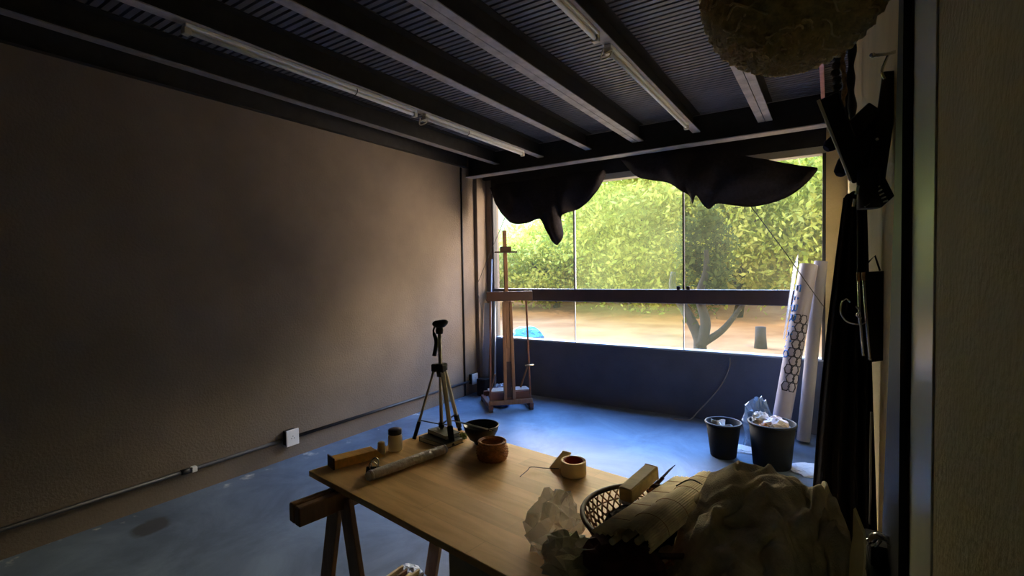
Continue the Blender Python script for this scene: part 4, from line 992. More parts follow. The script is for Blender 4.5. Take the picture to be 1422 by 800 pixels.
-102,11,-241,-90,17,-239,-88,27,-238,-87,42,-239,-93,59,-234,-80,74,-225,-71,87,-225,-67,112,-206,-55,131,-181,-50,148,-174,-34,166,-182,-20,170,-195,
-12,160,-180,-7,157,-173,-3,157,-179,8,175,-179,21,173,-185,16,185,-184,14,193,-175,27,196,-169,37,207,-168,41,227,-157,53,238,-142,60,249,-127,69,
258,-115,81,265,-111,90,278,-100,102,282,-90,108,274,-83,116,276,-95,129,280,-86,139,264,-78,141,249,-69,145,234,-61,155,225,-55,169,218,-50,180,203,
-43,183,182,-39,204,175,-35,211,163,-28,198,148,-22,196,127,-14,204,106,-2,202,89,6,213,77,16,220,58,25,227,38,32,253,25,32,266,15,33,263,8,34,251,4,
-257,-116,11,-237,-104,12,-227,-93,17,-228,-94,26,-225,-91,40,-228,-88,58,-224,-90,79,-213,-80,94,-205,-70,110,-206,-66,143,-189,-56,160,-191,-37,166,
-196,-28,175,-187,-16,180,-171,-11,176,-158,-7,172,-164,-2,178,-168,7,180,-166,13,185,-171,10,198,-169,17,207,-158,26,212,-151,34,225,-142,38,240,
-128,47,247,-115,58,255,-105,69,263,-104,75,275,-100,86,279,-105,98,273,-96,100,273,-83,106,285,-72,127,275,-58,137,255,-51,140,238,-46,145,226,-42,
157,219,-38,175,213,-35,178,199,-30,183,185,-25,202,177,-17,210,161,-6,201,137,4,196,117,13,202,100,23,204,79,32,219,61,41,232,39,45,254,24,45,273,16,
45,272,9,44,262,5,-239,-121,12,-226,-111,11,-220,-103,18,-215,-97,28,-220,-104,43,-212,-94,59,-208,-92,80,-200,-89,102,-193,-80,117,-187,-71,144,-189,
-63,173,-185,-46,180,-177,-35,183,-171,-24,186,-163,-16,190,-148,-12,188,-148,-5,190,-158,-2,196,-151,6,192,-149,11,197,-152,10,212,-149,16,224,-138,
26,228,-127,31,235,-117,37,247,-106,46,257,-95,53,263,-90,66,272,-92,81,270,-98,91,262,-98,101,258,-84,106,270,-61,124,277,-45,145,263,-41,154,247,
-34,150,236,-28,150,228,-28,166,226,-22,173,217,-23,169,204,-15,183,191,-4,206,173,9,212,142,11,195,130,22,199,104,36,214,82,47,217,58,57,228,39,55,
251,27,58,268,16,57,273,10,56,268,7,-223,-131,12,-212,-122,12,-208,-112,18,-205,-105,29,-208,-111,44,-203,-103,62,-195,-92,76,-187,-87,98,-185,-87,
123,-173,-78,147,-170,-68,170,-164,-54,175,-158,-42,177,-155,-30,180,-151,-23,189,-144,-17,199,-139,-11,199,-142,-7,207,-142,1,210,-132,6,204,-131,11,
212,-131,12,226,-124,16,237,-110,23,239,-102,29,245,-95,38,246,-84,46,260,-76,66,273,-87,82,264,-94,83,261,-94,95,257,-84,114,257,-54,124,268,-35,144,
270,-27,154,259,-24,146,249,-18,146,239,-17,156,238,-13,166,236,-12,160,221,-3,171,203,11,198,182,25,211,150,30,197,129,41,204,103,51,226,82,56,233,
58,69,237,42,69,248,27,71,263,16,69,274,11,69,271,7,-209,-142,13,-201,-135,13,-197,-124,18,-195,-114,28,-197,-108,42,-194,-110,62,-190,-99,81,-178,
-89,97,-173,-82,119,-165,-75,146,-156,-73,167,-150,-63,180,-146,-50,183,-146,-37,185,-149,-29,196,-144,-21,210,-132,-17,209,-126,-6,207,-130,-6,218,
-122,-1,216,-115,6,216,-111,12,224,-105,10,240,-99,13,254,-91,24,259,-85,31,247,-76,50,249,-69,68,269,-78,87,269,-88,84,265,-86,94,255,-74,112,248,
-51,122,254,-34,135,258,-21,142,267,-14,148,258,-8,143,247,-6,150,240,-1,160,242,0,164,229,11,170,208,27,198,186,39,205,155,47,199,127,58,209,97,68,
234,78,61,246,61,62,252,41,72,262,27,78,274,18,81,282,11,82,272,9,-197,-154,13,-191,-140,14,-187,-130,19,-188,-122,29,-185,-112,41,-183,-108,61,-184,
-107,83,-175,-96,104,-163,-85,119,-155,-72,138,-146,-69,159,-140,-66,177,-139,-57,187,-142,-48,193,-141,-39,203,-138,-29,213,-130,-22,219,-116,-21,
211,-108,-14,214,-106,-12,223,-97,-1,221,-94,9,218,-90,11,235,-85,13,253,-77,21,259,-70,34,248,-66,50,244,-64,65,252,-66,80,268,-74,94,270,-77,105,
260,-61,104,250,-43,115,248,-28,128,251,-12,137,262,-4,154,258,0,152,250,11,148,236,19,160,229,19,170,223,27,176,202,42,197,180,51,211,155,52,211,126,
68,210,96,76,232,76,69,249,63,60,263,44,67,273,28,79,282,20,89,277,13,92,264,10,-184,-159,12,-180,-143,14,-177,-133,19,-178,-126,28,-176,-121,42,-174,
-115,61,-173,-110,81,-168,-101,102,-158,-93,125,-146,-76,138,-140,-64,151,-142,-59,168,-139,-53,176,-134,-48,188,-132,-41,198,-130,-30,204,-119,-34,
209,-107,-31,212,-97,-19,207,-88,-10,210,-77,-3,208,-72,2,212,-78,19,221,-77,21,240,-66,23,247,-57,34,247,-56,46,244,-52,60,244,-49,73,249,-56,85,251,
-53,95,259,-40,106,261,-26,116,261,-14,128,260,0,143,256,4,158,256,7,162,249,26,153,231,35,162,216,33,174,215,39,185,201,50,194,172,59,206,151,60,216,
133,71,217,104,83,219,77,80,234,61,74,255,48,79,265,32,82,273,23,92,266,15,104,258,13,-175,-162,11,-175,-149,12,-171,-137,18,-168,-128,26,-171,-122,
39,-169,-120,59,-165,-115,80,-159,-103,98,-149,-94,120,-137,-82,145,-126,-70,154,-129,-64,164,-136,-53,171,-135,-42,177,-128,-39,185,-120,-39,187,
-115,-35,189,-115,-20,192,-101,-11,189,-86,-5,190,-75,-3,187,-65,1,191,-63,13,207,-63,23,222,-59,29,232,-50,33,238,-45,43,248,-41,57,251,-37,71,245,
-35,85,244,-30,97,250,-21,108,258,-9,119,265,0,134,269,3,150,268,2,164,266,14,167,250,35,159,231,42,170,218,41,172,207,51,182,196,60,195,173,61,199,
144,68,207,127,76,221,111,89,222,87,98,226,64,88,242,52,89,257,36,94,268,24,103,273,17,114,266,16,-175,-156,12,-170,-150,13,-165,-144,15,-160,-136,23,
-161,-123,37,-161,-115,56,-158,-111,78,-150,-106,101,-142,-98,126,-127,-84,138,-117,-72,149,-115,-67,163,-126,-59,174,-128,-49,170,-116,-41,171,-116,
-30,166,-111,-21,175,-109,-27,185,-96,-19,190,-83,-15,186,-71,-14,182,-59,-3,185,-52,12,199,-52,24,212,-53,34,221,-52,42,233,-40,48,245,-32,54,253,
-30,67,254,-27,82,253,-21,99,254,-12,110,250,-3,123,255,10,133,265,11,149,272,13,163,270,26,166,253,37,166,234,48,172,221,51,178,211,58,175,192,69,
194,172,73,192,146,78,202,127,87,216,112,96,221,95,107,218,70,106,235,55,100,250,40,109,257,27,108,263,20,118,266,19,-162,-161,11,-157,-152,13,-153,
-148,16,-158,-142,25,-162,-131,41,-151,-116,56,-148,-107,74,-139,-105,98,-131,-103,127,-120,-85,144,-112,-77,139,-111,-65,146,-112,-60,163,-109,-52,
171,-104,-41,159,-100,-24,162,-98,-23,167,-96,-30,181,-93,-30,194,-86,-21,196,-73,-16,193,-57,-10,195,-48,4,204,-47,18,219,-45,30,226,-42,45,227,-37,
54,237,-28,59,245,-22,65,253,-17,77,257,-12,94,260,-4,107,257,3,119,248,10,134,249,17,146,254,26,150,260,33,154,244,44,163,237,49,174,232,58,176,222,
67,171,205,79,183,181,88,192,152,92,193,124,98,204,113,102,212,101,110,209,78,114,222,60,116,237,45,123,244,31,131,252,22,140,253,20,-151,-163,10,
-147,-155,13,-145,-143,18,-144,-133,29,-151,-128,48,-145,-116,64,-134,-112,76,-125,-103,92,-118,-101,119,-111,-94,148,-101,-78,147,-97,-66,139,-94,
-60,146,-93,-52,155,-89,-40,160,-87,-26,159,-84,-17,170,-83,-27,179,-80,-34,190,-76,-27,203,-69,-17,209,-57,-11,212,-45,1,217,-42,16,226,-36,28,233,
-31,39,231,-29,50,233,-26,60,235,-18,68,242,-8,75,251,-1,88,258,5,104,260,12,116,257,22,126,248,33,136,246,44,147,247,53,151,242,55,152,233,61,165,
233,69,176,236,79,174,223,89,168,200,96,171,165,104,183,136,111,191,117,111,202,106,119,207,83,127,215,62,126,226,47,133,237,33,142,244,23,143,254,18,
-139,-173,10,-137,-163,13,-133,-150,21,-132,-136,35,-133,-126,53,-129,-114,70,-119,-114,82,-108,-110,92,-102,-100,116,-97,-103,143,-93,-87,156,-88,
-75,144,-80,-64,141,-77,-54,152,-75,-44,162,-72,-31,163,-67,-20,163,-64,-24,174,-58,-29,189,-52,-30,201,-49,-23,210,-48,-14,221,-39,0,220,-29,17,218,
-23,27,226,-19,36,234,-19,42,242,-13,51,242,-4,60,240,2,73,242,11,86,248,18,99,256,24,111,263,34,121,256,47,131,249,59,140,252,66,144,251,68,145,237,
76,158,230,83,164,245,95,170,236,101,164,210,110,157,178,113,172,148,119,182,127,124,193,109,131,201,87,133,212,67,133,219,47,137,228,33,147,240,24,
153,251,19,-125,-185,11,-128,-173,15,-127,-159,25,-117,-141,40,-113,-126,59,-113,-114,78,-102,-115,90,-89,-114,96,-81,-102,115,-78,-104,139,-79,-97,
154,-80,-83,154,-72,-70,157,-60,-59,162,-51,-51,171,-51,-44,180,-46,-36,174,-36,-28,177,-30,-30,192,-26,-36,203,-25,-25,210,-27,-13,213,-20,-2,218,
-12,15,213,-4,28,222,-1,36,232,-1,39,247,-4,43,259,2,56,258,12,71,252,29,80,242,41,93,251,48,105,260,54,116,259,63,122,246,71,131,244,78,133,254,84,
137,243,92,149,228,99,153,247,110,163,242,117,169,215,124,153,187,124,165,159,127,175,137,135,184,114,141,201,95,138,214,72,138,222,49,142,226,32,148,
236,22,160,246,19,-112,-196,13,-113,-180,18,-119,-166,29,-114,-145,47,-100,-131,69,-100,-117,91,-86,-116,102,-72,-118,103,-61,-106,114,-58,-105,136,
-60,-94,149,-64,-88,155,-58,-81,168,-45,-70,177,-30,-59,183,-25,-54,190,-21,-48,193,-11,-46,185,-6,-37,186,-4,-33,198,-3,-25,206,-5,-10,205,3,-2,218,
7,13,224,14,22,229,10,23,240,10,28,256,10,39,271,11,53,277,20,60,257,47,70,251,65,82,252,73,94,260,78,107,258,83,117,250,84,119,238,93,124,243,102,
129,252,104,132,233,111,147,228,125,158,230,126,160,213,130,166,191,139,155,166,140,168,139,146,184,113,153,200,95,150,214,74,146,226,50,151,227,32,
152,239,21,166,244,18,-101,-206,15,-107,-192,21,-107,-175,33,-106,-157,51,-100,-138,75,-91,-126,101,-79,-123,114,-65,-121,118,-51,-118,118,-42,-110,
131,-42,-98,144,-46,-88,148,-41,-88,163,-28,-81,174,-13,-70,180,-3,-65,188,3,-62,198,11,-54,198,13,-47,188,15,-34,193,15,-23,200,14,-7,202,15,9,210,
22,12,225,27,14,236,29,20,243,24,33,243,22,42,252,29,44,261,44,47,254,67,59,252,83,71,253,90,85,251,92,95,239,104,101,239,110,110,234,109,116,225,114,
123,232,115,139,243,128,140,227,134,147,221,137,155,215,140,167,199,142,167,171,150,168,143,155,181,116,164,201,93,165,213,74,155,226,53,158,230,33,
162,232,22,176,235,18,-92,-222,15,-97,-204,21,-97,-189,32,-91,-174,49,-84,-155,73,-79,-142,102,-71,-132,123,-62,-127,133,-53,-129,136,-40,-128,140,
-31,-114,142,-29,-96,143,-23,-88,154,-12,-87,169,0,-79,181,11,-71,184,21,-73,191,29,-68,199,31,-54,193,33,-35,193,32,-22,205,30,-10,216,33,8,218,35,
23,219,42,24,223,48,19,229,51,24,235,51,31,237,59,34,241,70,42,239,85,55,235,98,66,237,109,80,238,117,91,228,124,104,215,132,110,211,130,118,208,128,
125,216,127,128,244,140,140,235,142,145,223,147,152,208,151,163,197,149,172,175,153,180,151,163,188,124,173,202,100,177,215,76,173,224,55,166,219,34,
170,222,23,181,226,18,-89,-222,15,-82,-208,19,-83,-194,28,-79,-180,44,-70,-174,68,-66,-156,95,-62,-143,120,-58,-134,141,-51,-131,151,-43,-135,157,-28,
-123,151,-16,-107,143,-7,-93,149,0,-81,156,13,-80,170,20,-69,176,28,-66,184,39,-69,189,45,-59,197,46,-39,200,47,-23,211,46,-9,215,51,4,222,52,17,217,
54,25,211,63,25,215,70,19,220,76,27,219,83,36,219,90,44,223,94,54,214,108,65,217,118,77,218,126,91,213,140,95,205,137,101,195,143,113,193,143,126,205,
132,118,232,144,134,228,148,147,229,155,154,214,157,166,200,163,169,176,165,179,154,173,188,132,180,202,107,185,212,80,189,222,55,184,219,36,178,219,
24,183,219,19,-90,-212,13,-85,-206,18,-73,-200,27,-67,-183,42,-59,-169,64,-52,-163,90,-52,-150,111,-48,-143,138,-42,-134,160,-37,-130,164,-21,-127,
156,0,-108,145,14,-98,146,12,-87,138,19,-73,152,26,-63,161,37,-57,168,42,-51,181,55,-55,192,57,-44,206,55,-25,208,58,-10,214,65,2,218,63,10,212,60,15,
203,66,21,202,77,16,208,87,21,213,93,30,216,102,38,218,105,51,217,114,58,206,124,71,209,135,82,209,134,82,195,147,87,187,153,102,187,157,116,205,139,
107,226,144,128,230,155,143,227,162,158,227,171,173,209,179,168,182,179,174,152,184,183,130,190,193,105,186,198,77,189,208,53,198,217,36,195,216,24,
198,224,19,-80,-208,13,-84,-195,17,-69,-192,27,-53,-186,45,-42,-168,65,-39,-158,89,-38,-153,113,-34,-145,130,-28,-140,153,-20,-129,165,-6,-127,150,17,
-111,139,28,-97,131,32,-84,137,23,-88,156,31,-78,166,44,-71,168,53,-57,176,62,-46,189,68,-42,204,65,-27,204,67,-13,209,76,-3,212,73,2,207,66,3,199,71,
11,196,77,19,197,81,22,202,90,25,201,102,29,199,115,35,206,127,42,211,133,53,209,140,63,218,144,64,207,150,80,205,158,92,204,158,101,221,142,111,243,
161,123,235,170,139,230,176,156,228,183,173,216,186,179,187,191,172,157,191,174,126,195,182,99,200,192,74,198,192,51,205,199,35,209,206,24,206,209,18,
-73,-208,14,-73,-190,17,-59,-179,28,-39,-178,46,-33,-172,69,-26,-163,91,-25,-155,116,-20,-150,133,-12,-142,143,-2,-129,156,8,-118,148,27,-116,128,43,
-104,125,46,-90,135,33,-87,155,36,-83,173,47,-75,181,61,-62,184,71,-49,185,78,-40,198,77,-29,201,72,-17,196,79,-13,201,82,-9,202,77,-8,195,79,0,193,
85,7,189,93,8,195,97,3,205,105,7,205,117,15,211,130,22,218,134,37,226,141,45,223,154,51,215,157,64,208,157,76,217,152,91,234,163,109,255,173,125,251,
177,141,247,185,152,235,191,164,217,193,172,190,200,172,161,204,170,130,204,173,100,212,178,75,207,179,51,203,179,34,214,184,24,219,192,19,-61,-200,
14,-54,-190,19,-42,-172,30,-29,-166,47,-22,-175,67,-15,-172,91,-10,-162,115,-5,-150,137,6,-141,141,14,-128,144,25,-118,147,34,-117,131,48,-112,132,45,
-100,133,45,-93,154,50,-87,177,60,-81,192,74,-69,192,82,-57,183,88,-47,185,90,-38,187,86,-31,178,89,-24,178,97,-24,184,98,-20,180,96,-13,176,100,-5,
176,104,-4,185,107,-8,196,113,-6,208,119,7,207,133,15,211,143,28,217,152,39,220,150,47,222,156,59,216,155,69,225,162,87,231,174,101,245,177,120,247,
183,135,250,190,146,241,197,152,217,195,149,184,207,151,156,213,155,128,207,164,101,207,165,75,207,157,51,203,157,33,208,162,23,221,168,19,-56,-183,
14,-38,-179,19,-24,-172,31,-18,-163,47,-10,-170,64,-4,-179,87,2,-173,112,10,-153,136,23,-135,143,30,-136,140,36,-125,134,34,-113,134,33,-105,136,47,
-107,139,60,-102,156,63,-100,179,80,-93,193,93,-82,189,96,-68,179,98,-59,168,105,-48,167,102,-44,160,102,-37,155,109,-36,163,110,-33,161,109,-23,156,
112,-19,165,115,-14,173,118,-4,178,123,-12,186,130,-7,196,139,4,202,146,15,206,151,26,216,156,36,222,157,50,222,159,62,220,169,75,219,178,89,217,185,
104,223,190,119,232,197,130,228,195,133,210,208,128,180,199,125,151,206,128,121,200,138,97,190,143,72,186,142,48,191,138,31,201,138,21,214,143,19,-44,
-173,14,-33,-164,20,-17,-165,31,-6,-162,45,-5,-161,66,5,-170,83,13,-175,106,25,-160,131,40,-140,145,47,-138,135,52,-134,128,47,-122,131,39,-115,138,
52,-118,141,68,-117,154,78,-109,167,97,-105,178,108,-94,181,111,-80,170,110,-70,155,114,-59,147,118,-49,142,112,-45,135,116,-38,138,120,-34,143,119,
-27,138,123,-20,144,124,-19,155,127,-10,159,132,-4,166,142,-9,175,148,-5,185,154,7,187,156,18,183,167,20,187,168,35,191,168,50,195,171,63,194,182,71,
191,189,85,201,194,99,209,199,109,203,209,121,193,200,113,179,195,109,149,195,115,119,197,123,91,200,130,65,190,122,44,189,120,29,202,123,22,220,124,
20,-27,-179,14,-20,-162,19,-10,-157,28,1,-163,42,7,-154,60,18,-157,81,26,-164,100,38,-159,119,53,-149,126,62,-142,125,68,-138,120,67,-132,118,57,-129,
124,57,-130,132,75,-124,136,86,-115,142,102,-112,152,117,-104,153,115,-92,144,117,-81,132,122,-70,122,128,-60,119,126,-51,113,125,-40,112,131,-36,119,
132,-32,125,136,-21,126,135,-17,133,138,-17,140,142,-4,143,146,1,151,158,-4,157,161,3,158,157,11,152,164,18,154,166,33,159,172,42,164,176,52,171,183,
59,172,189,70,179,202,82,181,210,93,177,199,102,167,211,103,156,210,107,144,209,110,118,207,116,90,195,116,65,195,112,45,207,108,29,227,110,21,238,
105,20,-7,-186,12,-6,-167,16,0,-154,24,11,-150,36,22,-146,51,33,-146,70,42,-150,88,52,-150,95,64,-149,99,71,-152,105,77,-149,109,83,-143,106,78,-136,
107,73,-139,113,84,-127,113,92,-117,114,103,-109,116,119,-108,113,116,-95,108,129,-87,104,134,-78,100,136,-65,98,137,-54,94,138,-45,91,144,-40,96,147,
-35,103,145,-24,106,148,-22,112,150,-18,120,153,-9,122,156,1,122,166,-3,126,170,4,128,165,11,123,158,28,123,169,39,129,176,47,134,181,47,142,191,48,
149,204,56,152,203,68,148,210,76,144,199,82,138,198,90,128,207,98,122,214,100,112,206,103,90,207,107,66,215,103,45,228,94,31,250,92,23,257,88,21,14,
-195,10,14,-178,13,15,-168,22,20,-159,32,33,-153,44,42,-156,60,52,-152,66,61,-152,70,71,-149,74,79,-152,82,83,-162,89,90,-157,91,95,-148,89,94,-141,
93,97,-131,95,101,-123,91,106,-117,84,115,-108,78,131,-104,78,144,-94,78,145,-82,76,143,-69,74,150,-62,77,152,-51,75,154,-39,73,157,-25,76,160,-18,82,
164,-24,89,167,-21,94,165,-11,92,162,-1,91,167,4,95,175,7,98,173,17,101,165,36,96,183,38,103,182,48,107,192,50,112,202,53,119,215,53,119,210,65,113,
216,67,110,211,74,106,198,75,99,203,85,99,206,83,93,214,88,86,227,97,66,228,84,47,242,82,32,254,79,23,262,72,21,11,-200,11,24,-191,14,27,-180,23,29,
-171,34,35,-168,43,48,-163,43,57,-162,47,65,-157,49,73,-158,54,87,-156,60,88,-167,65,94,-166,70,100,-159,72,106,-149,74,110,-135,72,117,-122,68,123,
-119,62,126,-116,55,135,-99,54,147,-91,54,157,-84,56,158,-71,55,158,-59,54,165,-50,57,168,-37,55,172,-24,56,174,-26,62,173,-33,65,183,-26,67,189,-16,
66,182,-10,64,176,6,67,175,17,70,181,20,75,178,36,73,186,47,78,191,40,82,198,53,84,206,47,88,221,47,87,222,56,86,216,53,84,218,61,81,210,56,76,217,70,
74,223,78,74,233,91,74,238,83,70,241,86,49,243,76,33,246,66,23,249,67,21,17,-183,15,23,-195,19,35,-191,27,40,-179,36,42,-178,34,51,-175,31,64,-168,32,
73,-161,35,80,-158,38,93,-160,42,97,-163,46,100,-160,48,109,-162,51,113,-150,51,115,-137,48,132,-124,46,141,-115,44,143,-108,40,145,-102,36,150,-89,
35,160,-83,37,168,-74,38,170,-64,38,176,-64,41,181,-52,41,187,-38,40,185,-42,44,190,-43,48,190,-33,48,194,-23,45,202,-13,44,197,0,48,188,1,52,187,9,
53,192,27,55,199,44,56,200,39,60,204,40,64,208,50,61,215,46,61,219,48,63,226,53,61,227,59,58,219,43,57,220,54,54,231,68,54,243,80,56,251,89,54,250,86,
47,239,73,34,235,60,24,242,57,20,20,-185,19,25,-186,24,37,-188,30,49,-186,29,47,-189,25,57,-187,22,69,-177,23,79,-169,23,84,-157,24,94,-158,27,103,
-159,30,107,-152,31,117,-158,33,125,-148,33,129,-134,31,140,-125,29,151,-113,29,156,-101,29,162,-103,26,166,-95,24,169,-85,25,171,-74,25,180,-66,25,
185,-72,28,192,-67,30,191,-56,27,198,-50,30,201,-45,32,199,-36,34,202,-25,35,211,-17,34,213,-7,35,204,-6,38,203,5,39,204,22,39,211,33,39,212,31,42,
214,34,45,215,37,44,221,41,44,229,47,44,231,57,43,228,66,42,231,45,41,226,41,38,224,53,37,240,65,37,255,75,38,263,79,37,255,73,33,245,63,25,240,54,21,
30,-188,21,34,-184,26,43,-178,26,55,-187,23,46,-201,19,60,-198,17,74,-186,17,85,-177,16,93,-167,16,96,-154,16,105,-153,18,115,-151,19,124,-147,21,138,
-147,22,145,-137,22,149,-126,20,158,-117,20,168,-108,22,174,-94,21,184,-90,20,191,-91,19,188,-79,19,188,-75,18,193,-71,19,201,-73,20,202,-61,20,203,
-44,20,208,-35,22,208,-31,23,213,-30,25,220,-24,26,225,-15,26,222,-7,27,220,5,27,213,17,26,220,21,28,224,26,29,224,30,31,232,38,33,235,51,33,238,52,
32,239,54,30,235,59,29,228,53,29,228,45,28,234,42,27,240,37,26,251,48,27,265,60,27,268,65,26,262,58,24,252,54,20,32,-199,21,37,-190,22,47,-183,22,54,
-188,21,50,-207,18,61,-211,16,77,-201,15,92,-186,15,94,-173,14,102,-163,13,110,-151,14,119,-144,15,128,-138,16,134,-139,18,152,-139,18,159,-127,18,
166,-123,17,176,-108,17,190,-97,19,196,-86,20,206,-88,19,207,-85,17,199,-85,15,205,-75,14,210,-65,15,214,-53,15,225,-46,17,228,-39,18,219,-37,19,219,
-27,20,227,-29,21,232,-17,21,237,-8,21,232,2,21,230,16,21,236,23,24,241,16,26,240,28,26,238,43,27,241,58,27,238,62,26,241,56,26,240,58,25,235,51,25,
233,50,24,242,51,24,246,28,24,247,17,23,262,34,22,276,48,22,276,49,21,264,40,21,]
